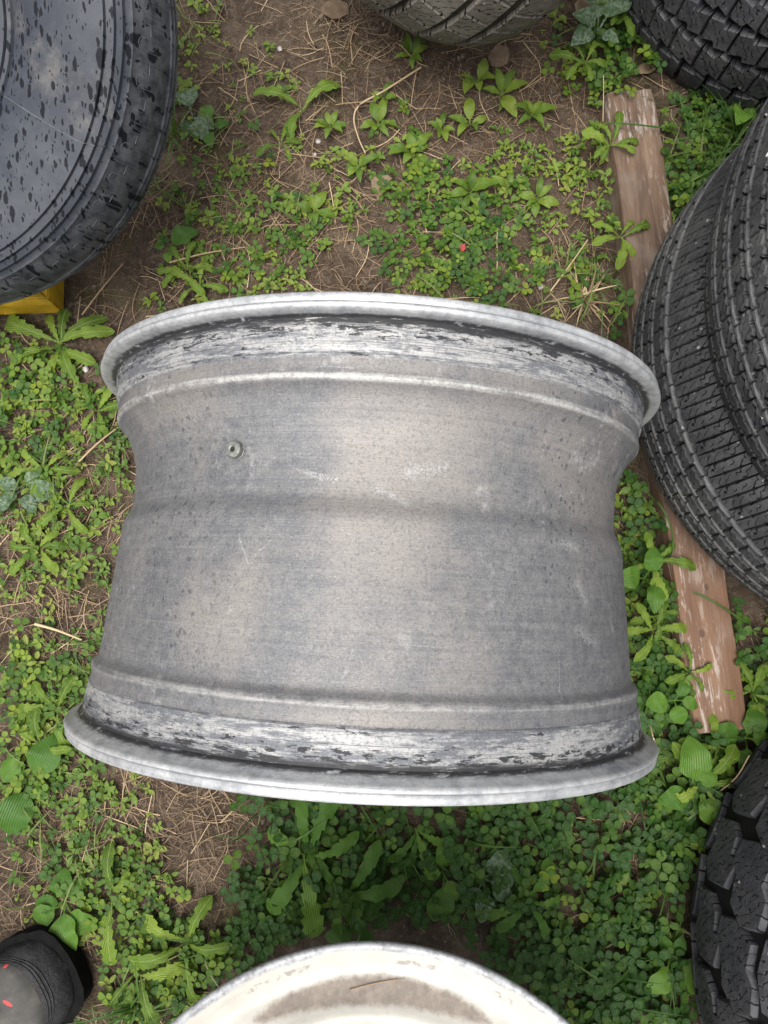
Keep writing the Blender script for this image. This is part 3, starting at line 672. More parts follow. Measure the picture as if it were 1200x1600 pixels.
def marks(a0):
    return [[on_shoulder(a0 + .10 * pa, .02 + .94 * k / 8) for k in range(9)],
            [on_shoulder(a0 + pa * (.38 + .0), .92), *[on_shoulder(a0 + .38 * pa, .92 - .7 * k / 5) for k in range(1, 5)], on_shoulder(a0 + .42 * pa, .17), on_shoulder(a0 + .55 * pa, .12), on_shoulder(a0 + .68 * pa, .17), *[on_shoulder(a0 + .72 * pa, .22 + .7 * k / 4) for k in range(5)]],
            [on_shoulder(a0 + pa * (.78 + .3 * k / 5), .52) for k in range(6)]]
m0 = [ridge('x', p, .0004, None, None) for p in marks(0.0)]
jb = bmesh.new()
for o in m0: jb.from_mesh(o.data)
mk = bpy.data.meshes.new('shoulder_mark'); jb.to_mesh(mk); jb.free(); mk.materials.append(M['emboss'])
for o in m0: bpy.data.objects.remove(o)
for k in range(NP):
    o = link('shoulder_mark', mk, tl); o.rotation_euler = (0, 0, k * pa)
def tl_at(px, py):
    """direction angle in the tyre's own frame of a place on its side"""
    mi = (Matrix.Translation((-.526, .596, .285)) @ TLn.to_track_quat('Z', 'Y').to_matrix().to_4x4()).inverted()
    a = mi @ Vector(CAM); b_ = mi @ Vector(at(px, py, 0)); t = (.08 - a.z) / (b_.z - a.z); p = a + (b_ - a) * t
    return math.atan2(p.y, p.x), math.hypot(p.x, p.y)
a_in, _ = tl_at(5, 152); a_out, _ = tl_at(185, 237)
pr = [(r, z) for r, z in half if .172 <= r <= .2945]
ridge('mould_line', [((r + .0003) * math.cos(a_in + (a_out - a_in) * (i / (len(pr) - 1))), (r + .0003) * math.sin(a_in + (a_out - a_in) * (i / (len(pr) - 1))), z + .0002) for i, (r, z) in enumerate(pr)], .0005, tl, M['emboss'])

# ------------------------------------------------------------------ yellow frame under the rain-spotted tyre
fr = empty('yellow_frame', tuple(at(100, 489, 0)[:2]) + (0,)); fr.rotation_euler = (0, 0, math.radians(2)); tag(fr, 'yellow painted low frame poking out under the rain-spotted tyre', 'frame')
def bar(L, w_, h_):
    P = [(0, 0), (0, h_ * .75), (w_ * .12, h_), (w_ * .72, h_ * .96), (w_, h_ * .55), (w_, 0)]   # cross-section, outer face at 0
    V = []; F = []
    for e in (0, 1):
        for (x, z) in P: V.append((x if e == 0 else L - x, x, z))
    n_ = len(P)
    for i in range(n_): F.append((i, (i + 1) % n_, n_ + (i + 1) % n_, n_ + i))
    F += [tuple(range(n_))[::-1], tuple(range(n_, 2 * n_))]
    bm = bmesh.new(); vs_ = [bm.verts.new(v) for v in V]; [bm.faces.new([vs_[i] for i in f]) for f in F]
    bmesh.ops.recalc_face_normals(bm, faces=bm.faces); bmesh.ops.bevel(bm, geom=bm.edges[:], offset=.0016, segments=2, affect='EDGES')
    me = bpy.data.meshes.new('frame_bar'); bm.to_mesh(me); bm.free(); return me
LX, LY = .30, .26
for L, loc, a in ((LX, (-LX, 0, 0), 0), (LY, (0, 0, 0), PI / 2), (LX, (0, LY, 0), PI), (LY, (-LX, LY, 0), -PI / 2)):
    o = link('frame_bar', bar(L, .036 if a in (0, PI) else .026, .042), fr, M['yellow']); o.location = loc; o.rotation_euler = (0, 0, a)

# ------------------------------------------------------------------ timber
tb0, tb1 = Vector((.372, .70, 0)), Vector((.455, -.212, 0)); tc = (tb0 + tb1) / 2; tL = (tb1 - tb0).length
bm = bmesh.new(); nseg = 30; rings_ = []
for i in range(nseg + 1):
    y = -tL / 2 + tL * i / nseg; ww = .036 + .0028 * noise.noise(Vector((y * 9, 0, 0))); hh = .040 + .0022 * noise.noise(Vector((y * 7, 3, 0)))
    if i in (0, nseg): ww -= .0015; hh -= .0015
    sec = [(-ww, -.006), (-ww, hh - .005), (-ww + .0015, hh - .0015), (-ww + .005, hh), (0, hh + .0006 * noise.noise(Vector((y * 14, 6, 0)))), (ww - .005, hh), (ww - .0015, hh - .0015), (ww, hh - .005), (ww, -.006)]
    rings_.append([bm.verts.new((x, y, z)) for x, z in sec])
for a, b_ in zip(rings_[:-1], rings_[1:]):
    for i in range(len(a)): bm.faces.new((a[i], a[(i + 1) % len(a)], b_[(i + 1) % len(a)], b_[i]))
bm.faces.new(rings_[0][::-1]); bm.faces.new(rings_[-1]); bmesh.ops.recalc_face_normals(bm, faces=bm.faces)
me = bpy.data.meshes.new('timber_plank'); bm.to_mesh(me); bm.free(); me.polygons.foreach_set('use_smooth', [True] * len(me.polygons)); me.set_sharp_from_angle(angle=math.radians(40))
pl = link('timber_plank', me, None, M['wood']); pl.location = tc - Vector((0, 0, .006)); pl.rotation_euler = (0, 0, math.atan2((tb0 - tb1).y, (tb0 - tb1).x) - PI / 2)
tag(pl, 'weathered brown timber with paint flecks running under the stacked tyres', 'timber')

# ------------------------------------------------------------------ flat-lying painted wheel at the bottom
FWT = math.radians(28); fw_n = Vector((0, math.sin(FWT), math.cos(FWT))); FWC = Vector((0, -.58, .44)) - fw_n * .284
fw = empty('painted_wheel', FWC); fw.rotation_euler = (-FWT, 0, 0); FW = (0, -.72)
tag(fw, 'cream painted wheel with dried mud inside its lip, propped face up at the bottom', 'wheel')
wp = [(.2620, .268), (.2665, .270), (.2695, .2745), (.2700, .2800), (.2690, .2840), (.2668, .2858), (.2640, .2850), (.2615, .2830), (.2590, .2795), (.2560, .2755), (.2525, .2715), (.2490, .2685), (.2450, .2668), (.2400, .2660), (.2330, .2658), (.2260, .2662), (.2210, .2672), (.2170, .2680), (.2135, .2678), (.2110, .2660), (.2090, .2610), (.2070, .2500), (.2045, .2300), (.2015, .2100), (.1985, .2010), (.1900, .1960), (.1500, .1900), (.1000, .1850), (.0500, .1840), (.0350, .1830), (.0350, .1650), (.1000, .1700), (.1900, .1800), (.2120, .2500), (.2320, .2540), (.2500, .2600), (.2560, .2620)]
link('lip_and_dish', lathe('lip_and_dish', smooth_prof(wp, 2), 224, closed=True, sharp=45), fw, M['wheel'])
bp = [(.2555, .2640), (.2535, .255), (.2520, .235), (.2350, .220), (.2320, .150), (.2480, .110), (.2510, .0), (.2540, -.022), (.2620, -.030), (.2690, -.034), (.2700, -.039), (.2660, -.04), (.2450, -.028), (.2420, .10), (.2250, .15), (.2280, .215), (.2440, .236), (.2460, .262)]
link('barrel', lathe('barrel', bp, 160, closed=True, sharp=40), fw, M['wheel'])
for k in range(5):
    a = k * 2 * PI / 5; o = link('lug_hole', lathe('lug_hole', [(.0005, .0), (.009, .0), (.011, .003), (.011, -.003)], 20), fw, M['black']); o.location = (.065 * math.cos(a), .065 * math.sin(a), .1852)
# dry stem lying in the mud of that wheel
def tube(pts, r0, r1, k=5):
    V = []; F = []; pts = [Vector(p) for p in pts]; n_ = len(pts)
    for i, p in enumerate(pts):
        d = (pts[min(i + 1, n_ - 1)] - pts[max(i - 1, 0)]).normalized(); a = d.orthogonal().normalized(); b_ = d.cross(a); r = r0 + (r1 - r0) * i / (n_ - 1)
        for j in range(k): V.append(p + r * (math.cos(j * 2 * PI / k) * a + math.sin(j * 2 * PI / k) * b_))
    for i in range(n_ - 1):
        for j in range(k): F.append((i * k + j, i * k + (j + 1) % k, (i + 1) * k + (j + 1) % k, (i + 1) * k + j))
    return np.array([tuple(v) for v in V]), F
def stalk_thing(name, pts, r0, r1, label, tint=.8, cat='dry stalk', mat='straw'):
    cr = smooth_prof([tuple(p) for p in pts], 5); V, F = tube(cr, r0, r1); base = V.mean(0).copy(); base[2] = V[:, 2].min()
    o = link(name, mesh_np(name, V - base, F, uv=np.zeros((len(V), 2)), tint=np.full(len(V), tint)), None, M[mat]); o.location = base; tag(o, label, cat); return o
def in_wheel(px, py, h):
    """place on the wheel, at height h along its axis"""
    mi = Matrix.Translation(FWC) @ Matrix.Rotation(-FWT, 4, 'X'); a = mi.inverted() @ Vector(CAM); b_ = mi.inverted() @ Vector(at(px, py, 0)); t = (h - a.z) / (b_.z - a.z); return tuple(mi @ (a + (b_ - a) * t))
stalk_thing('dry_straw', [in_wheel(546, 1547, .2670), in_wheel(575, 1539, .2672), in_wheel(610, 1532, .2674), in_wheel(633, 1530, .2685)], .0006, .0004, 'thin dry straw lying in the mud of the painted wheel', .55)

# ------------------------------------------------------------------ boot
toe = at(104, 1508, .03); BA = math.radians(33)
bt = empty('rubber_boot', (toe[0], toe[1], 0)); bt.rotation_euler = (0, 0, BA); tag(bt, 'toe of a black rubber boot with red paint flecks on its grey instep', 'boot')
# sections along local x (toe at 0, heel at -.30): half width and height of the upper
def bw(x):
    t = -x / .30
    pts = [(0, .0), (.012, .026), (.04, .042), (.09, .053), (.16, .058), (.28, .059), (.42, .052), (.55, .044), (.7, .041), (.85, .041), (.95, .033), (1.0, .0)]
    for (a, p), (b_, q) in zip(pts[:-1], pts[1:]):
        if t <= b_: return p + (q - p) * (t - a) / (b_ - a)
    return .0
def bh(x):
    t = -x / .30
    pts = [(0, .028), (.03, .038), (.08, .049), (.16, .058), (.28, .07), (.42, .096), (.52, .125), (.6, .150)]
    for (a, p), (b_, q) in zip(pts[:-1], pts[1:]):
        if t <= b_: return p + (q - p) * (t - a) / (b_ - a)
    return .150
def loft(name, x0, x1, z0f, inset=0.0, nx=30, na=20, hf=bh, parent=None, mat=None, lift=0.0):
    V = []; F = []
    for i in range(nx + 1):
        x = x0 + (x1 - x0) * (i / nx) ** 1.35 if x0 > -.05 else x0 + (x1 - x0) * i / nx
        wd = max(bw(x) - inset, .0006); h = hf(x) + lift
        for j in range(na + 1):
            a = PI * j / na; c, s_ = math.cos(a), math.sin(a)
            y = wd * math.copysign(abs(c) ** .75, c); z = z0f + (h - z0f) * abs(s_) ** .8
            V.append((x, y, z))
    for i in range(nx):
        for j in range(na): k = i * (na + 1) + j; F.append((k, k + na + 1, k + na + 2, k + 1))
    return link(name, mesh_np(name, np.array(V), F), parent, mat)
# sole
V = []; F = []; no = 40; xs = [-.30 * .5 * (1 - math.cos(PI * i / no)) for i in range(no + 1)]
out = [(x + (.007 if x > -.02 else 0), bw(x) + .004) for x in xs] + [(x + (.007 if x > -.02 else 0), -bw(x) - .004) for x in xs[::-1]]
for z, g_ in ((0.0, -.003), (.004, 0), (.022, .0), (.027, -.002), (.029, -.006)):
    for x, y in out: V.append((x, y + math.copysign(g_, y), z))
m_ = len(out)
for k in range(4):
    for i in range(m_): F.append((k * m_ + i, k * m_ + (i + 1) % m_, (k + 1) * m_ + (i + 1) % m_, (k + 1) * m_ + i))
F += [tuple(range(m_))[::-1], tuple(range(4 * m_, 5 * m_))]
sm_ = mesh_np('sole', np.array(V), F); sm_.set_sharp_from_angle(angle=math.radians(50)); link('sole', sm_, bt, M['boot_sole'])
loft('toe_cap', -.0005, -.175, .024, 0, 34, 24, bh, bt, M['boot'])
# grey instep: starts with a rounded front edge, lies over the cap
V = []; F = []; na = 26; nx = 26
for i in range(nx + 1):
    f = i / nx
    for j in range(na + 1):
        a = PI * (.08 + .84 * j / na); q = abs(j / na - .5) * 2
        x = -.031 - .05 * q ** 2.2 - (.156 - .05 * q ** 2.2) * f
        wd = bw(x); h = bh(x) + .0032 * (1 if i else -.6); c, s_ = math.cos(a), math.sin(a)
        V.append((x, (wd + .002 * (1 if i else -.5)) * math.copysign(abs(c) ** .75, c), .024 + (h - .024) * abs(s_) ** .8))
for i in range(nx):
    for j in range(na): k = i * (na + 1) + j; F.append((k, k + na + 1, k + na + 2, k + 1))
link('instep', mesh_np('instep', np.array(V), F), bt, M['vamp'])
# three fine welts round the front of the instep
for q_ in (0, 1, 2):
    pts = []
    for j in range(33):
        a = PI * (.09 + .82 * j / 32); q = abs(j / 32 - .5) * 2; x = -.0275 + .0035 * q_ - .05 * q ** 2.2
        c, s_ = math.cos(a), math.sin(a); pts.append((x, (bw(x) + .0003) * math.copysign(abs(c) ** .75, c), .024 + (bh(x) + .0003 - .024) * abs(s_) ** .8))
    V, F = tube(pts, .0008, .0008, 6); link('welt', mesh_np('welt', V, F), bt, M['boot'])
# shaft and heel
V = []; F = []; hs_ = [(.024, -.155, -.302, .043), (.06, -.158, -.300, .044), (.10, -.172, -.296, .044), (.15, -.182, -.293, .046), (.22, -.178, -.296, .052), (.30, -.172, -.302, .058), (.36, -.170, -.304, .061)]
for z, xa, xb, wd in hs_:
    for j in range(36):
        a = 2 * PI * j / 36; V.append(((xa + xb) / 2 + (xa - xb) / 2 * math.cos(a), wd * math.sin(a), z))
for k in range(len(hs_) - 1):
    for j in range(36): F.append((k * 36 + j, k * 36 + (j + 1) % 36, (k + 1) * 36 + (j + 1) % 36, (k + 1) * 36 + j))
link('shaft', mesh_np('shaft', np.array(V), F), bt, M['boot'])

# ------------------------------------------------------------------ plants
TAKEN = [(STX, STY, .34), (.635, .958, .285), (.752, -.477, .355), (FW[0], FW[1], .265), (STX + .034, STY, .34)]
def free(x, y, pad=0.0):
    for cx, cy, r in TAKEN:
        if (x - cx) ** 2 + (y - cy) ** 2 < (r + pad) ** 2: return False
    if abs(x) < .11 and abs(y) < .17: return False
    # on the timber
    d = Vector((x, y, 0)) - tc; ax = (tb1 - tb0).normalized()
    if abs(d.dot(ax)) < tL / 2 - .012 and abs(d.x * ax.y - d.y * ax.x) < .035 + pad * .4: return False
    # boot and frame
    q = Vector((x - toe[0], y - toe[1])); q.rotate(Matrix.Rotation(-BA, 2))
    if -.31 < q.x < .01 and abs(q.y) < .062: return False
    fx, fy = x - fr.location.x, y - fr.location.y
    if -.31 < fx < .005 and -.005 < fy < .27: return False
    return True

# --- leaf shapes (unit length along x), two halves so that they fold along the midrib
def leaf_strip(wf, n_, fold=.18, arch=.25, droop=.35, wave=0.0, seed=0, stalk=0.0, sw=.02):
    r_ = random.Random(seed); V = []; UV = []; F = []
    ts = [i / n_ for i in range(n_ + 1)]
    ph = r_.uniform(0, 6)
    for t in ts:
        wd = max(wf(t), sw if t < stalk + .02 else .002)
        z = arch * math.sin(PI * min(1, t * .9)) * .55 - droop * max(0, t - .45) ** 2
        bx = .04 * math.sin(ph + t * 3)
        for q in (-1, -.5, 0, .5, 1):
            zz = z + fold * abs(q) * wd + wave * math.sin(ph + t * 17 + q * 1.3) * abs(q) * wd
            V.append((t, bx + q * wd, zz)); UV.append((t, q * wd / max(.02, MAXW[0])))
    for i in range(n_):
        for j in range(4): k = i * 5 + j; F.append((k, k + 5, k + 6, k + 1))
    return np.array(V), F, np.array(UV)
MAXW = [.2]
def dandelion_w(seed):
    r_ = random.Random(seed); nl = r_.choice((4, 5, 6)); am = r_.uniform(.35, .7); wm = r_.uniform(.13, .19)
    def f(t):
        if t < .12: return .012 + .02 * t
        e = (t - .12) / .88; env = (e ** .55) * (1 if e < .8 else max(0.0, (1 - (e - .8) / .2)) ** .6) * 1.12
        saw = 1 - ((e * nl) % 1.0)
        k = 1 - am * (1 - e * .55) * (1 - saw) if e < .85 else 1
        return wm * env * k + .004
    return f
def plantain_w(seed):
    r_ = random.Random(seed); wm = r_.uniform(.25, .33); st = r_.uniform(.2, .3)
    def f(t):
        if t < st: return .022
        e = (t - st) / (1 - st); return max(.004, .02 * (1 - e) + wm * (math.sin(PI * e ** .85) ** .72 if 0 < e < 1 else 0))
    return f
def oval_w(wm, st=.12):
    def f(t):
        if t < st: return .02
        e = (t - st) / (1 - st); return max(.004, wm * (math.sin(PI * e ** .9) ** .8 if 0 < e < 1 else 0))
    return f
DL, PLV, OV = [], [], []
for k in range(7):
    MAXW[0] = .18; V, F, U = leaf_strip(dandelion_w(k), 42, .12, .32, .5, .25, k); DL.append(mesh_np('leaf', V, F, U, tint=np.full(len(V), .35 + .06 * k)))
for k in range(6):
    MAXW[0] = .3; V, F, U = leaf_strip(plantain_w(k + 20), 24, .16, .3, .55, .12, k + 9); PLV.append(mesh_np('leaf', V, F, U, tint=np.full(len(V), .3 + .08 * k)))
for k in range(4):
    MAXW[0] = .2; V, F, U = leaf_strip(oval_w(.16 + .025 * k), 16, .2, .3, .4, .1, k + 31); OV.append(mesh_np('leaf', V, F, U, tint=np.full(len(V), .4 + .1 * k)))
def variants(lst, mat):
    o = []
    for m in lst:
        c = m.copy(); c.materials.clear(); c.materials.append(mat); o.append(c)
    return o
DLm = variants(DL, M['dandelion']); PLm = variants(PLV, M['plantain']); PLw = variants(PLV, M['mildew']); OVm = variants(OV, M['weed']); DL_shade = variants(DL, M['plantain'])  # last set: darker leaf colour paints in the shade on the lower ground
def plant(name, px, py, leaves, meshes, label, cat, group, size, lift=.25, seed=0, z=None, az=None):
    if z is None and 895 < px < 1180 and py < 1240: z = .034 if px < 1100 else .02
    """rosette of separate leaves; size in metres; az = list of (direction in degrees, length factor) when the photograph shows them"""
    r_ = random.Random(seed * 7 + px + py); p = at(px, py, .006); o = empty(name, (p[0], p[1], hgt(p[0], p[1]) + (.018 if py > 1255 and px > 380 else .006) if z is None else z)); tag(o, label, cat, group)
    lst = az or [(360 * k / leaves + r_.uniform(-22, 22), r_.uniform(.65, 1.1)) for k in range(leaves)]
    for d, f in lst:
        c = link('leaf', r_.choice(meshes), o); s_ = size * f
        c.scale = (s_, s_ * r_.uniform(.85, 1.1), s_)
        c.rotation_euler = (r_.uniform(-.3, .3), -r_.uniform(.05, lift), math.radians(d))
    return o
gD, gP, gS = 'dandelion rosettes in the soil', 'broad-leaved plantains', 'seedlings between the tyres'
D = lambda px, py, n_, size, label, **k: plant('dandelion', px, py, n_, DL_shade if (py > 1255 and px > 330) else DLm, label, 'dandelion', gD, size, **k)
P_ = lambda px, py, n_, size, label, **k: plant('plantain', px, py, n_, k.pop('m', PLm), label, 'plantain', gP, size, **k)
Q_ = lambda px, py, n_, size, label, **k: plant('seedling', px, py, n_, OVm, label, 'seedling', gS, size, **k)
# upper ground
D(473, 172, 5, .062, 'yellow-green dandelion with two long toothed leaves between spotted and muddy tyres', az=[(40, 1.15), (160, 1.25), (250, 1.0), (228, .7), (62, .55)])
D(440, 225, 5, .04, 'small dandelion just below the yellow-green one with long toothed leaves', lift=.3)
D(88, 537, 9, .085, 'spreading dandelion rosette just below the yellow frame', az=[(35, .95), (15, 1.0), (75, .65), (105, .55), (152, 1.05), (205, .85), (260, .6), (300, .7), (330, .75)])
D(290, 420, 6, .05, 'dandelion close above the upper left of the rim', lift=.35)
D(310, 448, 5, .045, 'low dandelion touching the top left of the rim flange')
D(70, 735, 6, .05, 'bright leafy dandelion left of the valve side of the rim')
D(105, 790, 5, .05, 'dandelion with narrow leaves at the left, level with the rim waist')
D(62, 858, 6, .05, 'pale dandelion at the left edge, level with the middle of the barrel')
D(150, 640, 6, .05, 'dandelion close beside the upper left flange of the rim')
D(85, 1108, 6, .06, 'yellowish dandelion beside the lower left corner of the rim')
D(60, 1165, 5, .06, 'dandelion with toothed leaves left below the rim corner', lift=.3)
D(960, 385, 6, .05, 'bright dandelion growing against the timber beside the stacked tyres', az=[(20, .9), (55, .6), (160, .9), (200, .9), (265, 1.0), (300, .7)])
D(945, 245, 7, .045, 'leafy dandelion hugging the left side of the timber', lift=.4)
D(958, 45, 6, .055, 'dark dandelion below the block tread tyre', lift=.5)
D(905, 120, 6, .05, 'low dandelion between the muddy tyre and the timber end')
D(480, 1330, 6, .085, 'long-leaved dandelion in the shade under the rim', az=[(60, 1.1), (95, .9), (240, 1.0), (275, 1.2), (150, .7), (20, .9)])
D(540, 1390, 6, .075, 'dark dandelion in the middle of the clover between the wheels', lift=.4)
D(650, 1290, 5, .07, 'dandelion leaves poking from beneath the lower flange', az=[(290, 1.0), (262, .8), (330, .7), (230, .8)])
D(820, 1400, 6, .06, 'dandelion right of the plantain cluster above the painted wheel')
D(180, 1400, 4, .085, 'narrow upright dandelion leaf cluster above the boot', az=[(268, 1.0), (95, .8), (250, .5), (60, .4)])
D(215, 1520, 5, .075, 'dandelion between the boot and the painted wheel', az=[(10, .9), (225, .7), (300, .9), (250, .6), (70, .5)])
D(290, 1470, 5, .075, 'broad dandelion close to the left of the painted wheel', lift=.4)
D(1010, 880, 6, .05, 'bright dandelion between the barrel and the stacked tyres')
D(1010, 985, 6, .05, 'dandelion between the lower barrel and the timber')
D(1012, 960, 4, .04, 'small dandelion left of the lower timber end', lift=.5)
D(1165, 1080, 6, .06, 'large toothed dandelion right of the lower timber end', lift=.4)
D(1085, 1215, 5, .06, 'dandelion at the upper left of the off-road tyre')
# plantains
P_(925, 75, 5, .06, 'mildewed plantain with pale leaves under the block tread tyre', m=PLw, az=[(55, 1.15), (110, 1.0), (215, .9), (160, .8), (320, .6)], lift=.6)
P_(1143, 185, 4, .055, 'glossy plantain leaf in the grass between the corner tyre and the stack', az=[(60, 1.2), (250, 1.0), (120, .5), (330, .6)], lift=.7)
P_(300, 180, 4, .05, 'dusty plantain touching the right side of the rain-spotted tyre', m=PLw, az=[(110, 1.0), (300, 1.0), (330, .8), (250, .7)])
P_(330, 200, 4, .04, 'small green plantain just right of the dusty one by the spotted tyre')
P_(262, 388, 3, .045, 'single bright plantain leaf below the rain-spotted tyre', az=[(35, 1.15), (160, .5), (280, .5)])
P_(40, 765, 5, .045, 'pale mildewed plantain at the left edge beside the rim', m=PLw)
P_(45, 1220, 4, .065, 'large plantain pair at the left edge below the rim corner', az=[(60, 1.1), (255, 1.1), (150, .7), (330, .5)])
P_(100, 1412, 6, .055, 'wet plantain rosette above the boot', az=[(205, .8), (180, .7), (290, 1.1), (330, 1.0), (95, .8), (50, .7)])
P_(690, 1360, 4, .055, 'plantain with upright leaves below the middle of the rim', az=[(262, 1.1), (85, .9), (300, .7), (170, .5)])
P_(755, 1370, 6, .048, 'mildewed plantain cluster under the right half of the rim', m=PLw, az=[(50, 1.0), (5, .9), (330, .9), (265, 1.1), (240, .9), (130, .6)])
P_(560, 1440, 4, .05, 'round-leaved plantain just above the painted wheel', az=[(110, 1.0), (200, .9), (60, .8), (290, .7)])
P_(1068, 1225, 5, .06, 'wet plantain leaf standing left of the off-road tyre', az=[(95, 1.15), (55, .7), (200, .8), (300, .8)], lift=.6)
P_(1040, 1480, 4, .062, 'pair of wet plantain leaves against the off-road tyre', az=[(318, 1.0), (230, .95), (60, .5), (120, .5)], lift=.5)
P_(995, 905, 4, .045, 'shiny plantain beside the right of the barrel', lift=.5)
D(1105, 1158, 6, .05, 'dandelion growing over the lower end of the timber', z=.03)
P_(1150, 1150, 4, .045, 'plantain at the right of the lower timber end', z=.028)
D(1062, 1045, 5, .035, 'small dandelion leaning on the left edge of the lower timber', z=.034)
P_(1040, 1090, 4, .04, 'small plantain against the foot of the timber')
# seedlings
for k, (px, py, lb) in enumerate(((600, 150, 'seedling beside the bent straw in the upper ground'), (590, 190, 'seedling with narrow leaves just below the bent straw'), (645, 235, 'star-shaped seedling right of the white pebble'), (735, 190, 'upright seedling in the bare soil below the muddy tyre'),
                                  (690, 200, 'two-leaved seedling in the bare upper soil'), (643, 85, 'dark seedling at the foot of the muddy tyre'), (745, 125, 'seedling in the soil right of the bent straw'), (785, 145, 'seedling midway between the muddy tyre and the timber'), (515, 195, 'round-leaved seedling beside the white pebble'), (560, 262, 'small folded seedling above the brown leaf'),
                                  (830, 180, 'seedling in bare soil left of the timber top'), (735, 300, 'long-leaved seedling above the clover patch'), (795, 290, 'yellow-green seedling right above the clover patch'), (490, 330, 'dark green seedling left of the brown leaf'), (840, 310, 'seedling in the soil left of the timber middle'))):
    Q_(px, py, 5 + k % 3, .03 + .004 * (k % 4), lb, lift=.7)

# --- density of the low ground cover, in world metres
def bumps(lst): return [(at(px, py)[:2], r * .00089, a) for px, py, r, a in lst]
CLOV = bumps([(700, 380, 95, 1.0), (640, 390, 60, .7), (780, 400, 60, .7), (620, 240, 55, .55), (660, 300, 50, .4), (480, 370, 45, .45), (760, 290, 60, .4), (50, 600, 70, .9), (60, 700, 60, .5), (90, 880, 90, .4), (70, 1030, 90, .55), (60, 1120, 60, .5), (200, 1370, 60, .8), (230, 1440, 60, .7), (100, 1300, 60, .5), (250, 1560, 90, .6), (40, 1230, 60, .5),
              (480, 1350, 120, .45), (420, 1450, 90, .7), (620, 1400, 130, .35), (760, 1330, 110, .45), (900, 1450, 130, 1.3), (960, 1520, 110, 1.3), (850, 1540, 90, 1.2), (870, 1330, 90, .6), (1000, 1380, 70, .7), (1040, 1300, 60, .8), (1010, 900, 60, .8), (1015, 1010, 60, 1.0), (1030, 1120, 60, .9), (1000, 780, 50, .7), (1100, 180, 60, 1.0), (1070, 300, 60, 1.0), (950, 60, 60, .9), (900, 130, 60, .6), (1170, 1040, 80, .9), (1060, 1200, 70, .8), (860, 420, 50, .3), (930, 470, 40, .4), (330, 330, 60, .3), (400, 420, 70, .4), (450, 100, 50, .2)])
WEED = bumps([(330, 60, 70, .6), (450, 60, 60, .4), (340, 300, 70, .5), (420, 130, 60, .4), (290, 410, 60, .5), (60, 640, 90, .7), (130, 720, 80, .7), (100, 850, 100, .8), (90, 950, 80, .5), (130, 1050, 80, .8), (110, 1180, 80, .7), (180, 1290, 80, .7), (230, 1400, 90, .7), (150, 1330, 80, .6), (330, 1540, 80, .6), (470, 370, 60, .5), (430, 430, 60, .5), (570, 300, 60, .4), (820, 300, 70, .6), (880, 260, 60, .7), (930, 330, 50, .9), (870, 380, 60, .5), (800, 230, 60, .4), (730, 420, 80, .5), (950, 200, 40, .9), (1080, 330, 70, .8), (1150, 200, 70, .6), (1000, 840, 60, .7), (1020, 960, 60, .7), (1040, 1080, 60, .7), (1050, 1180, 70, .8), (520, 1330, 100, .4), (900, 1300, 100, .4), (1010, 760, 50, .6), (690, 170, 60, .25), (620, 200, 60, .25)])
BARE = bumps([(540, 60, 90, .7), (700, 160, 70, .4), (130, 420, 70, .9), (880, 340, 45, .6), (300, 1310, 55, .9), (540, 440, 60, .5), (130, 930, 50, .6), (40, 960, 50, .4), (400, 30, 60, .4), (850, 180, 60, .5), (250, 1250, 60, .5), (330, 1420, 30, .7), (950, 1290, 40, .6), (720, 1450, 40, .6), (640, 1270, 30, .3)])
def dens(x, y, L, base):
    d = base
    for c, r, a in L: d += a * math.exp(-((x - c[0]) ** 2 + (y - c[1]) ** 2) / (2 * (r * .75) ** 2))
    for c, r, a in BARE: d -= a * math.exp(-((x - c[0]) ** 2 + (y - c[1]) ** 2) / (2 * (r * .8) ** 2))
    return d * (.65 + .9 * (noise.noise(Vector((x * 17, y * 17, 2))) * .5 + .5))
def scatter(num, L, base, seed, pad=0.0, ext=(-.95, .95, -.95, 1.25)):
    r_ = np.random.default_rng(seed); out = []; tries = 0
    while len(out) < num and tries < num * 14:
        tries += 1; x = r_.uniform(ext[0], ext[1]); y = r_.uniform(ext[2], ext[3])
        if r_.uniform() < dens(x, y, L, base) and free(x, y, pad): out.append((x, y, hgt(x, y)))
    return np.array(out)
def rotz(a):
    c, s_ = np.cos(a), np.sin(a); Z = np.zeros_like(a); O = np.ones_like(a)
    return np.stack([np.stack([c, -s_, Z], -1), np.stack([s_, c, Z], -1), np.stack([Z, Z, O], -1)], -2)
def tiltm(r_, n_, amt):
    ax = r_.uniform(-amt, amt, n_); ay = r_.uniform(-amt, amt, n_); O = np.ones(n_); Z = np.zeros(n_)
    X = np.stack([np.stack([O, Z, Z], -1), np.stack([Z, np.cos(ax), -np.sin(ax)], -1), np.stack([Z, np.sin(ax), np.cos(ax)], -1)], -2)
    Y = np.stack([np.stack([np.cos(ay), Z, np.sin(ay)], -1), np.stack([Z, O, Z], -1), np.stack([-np.sin(ay), Z, np.cos(ay)], -1)], -2)
    return X @ Y
def stamp(T, F, pos, Rm, sc):
    """many copies of one small template in one mesh"""
    n_, k = len(pos), len(T)
    V = np.einsum('nij,kj->nki', Rm, T) * sc[:, None, None] + pos[:, None, :]
    FF = (F[None] + (np.arange(n_) * k)[:, None, None]).reshape(-1, F.shape[1])
    return V.reshape(-1, 3), FF
def merge(parts):
    V = []; F = []; U = []; T = []; o = 0
    for v, f, u, t in parts: V.append(v); F.append(f + o); U.append(u); T.append(t); o += len(v)
    return np.concatenate(V), np.concatenate(F), np.concatenate(U), np.concatenate(T)
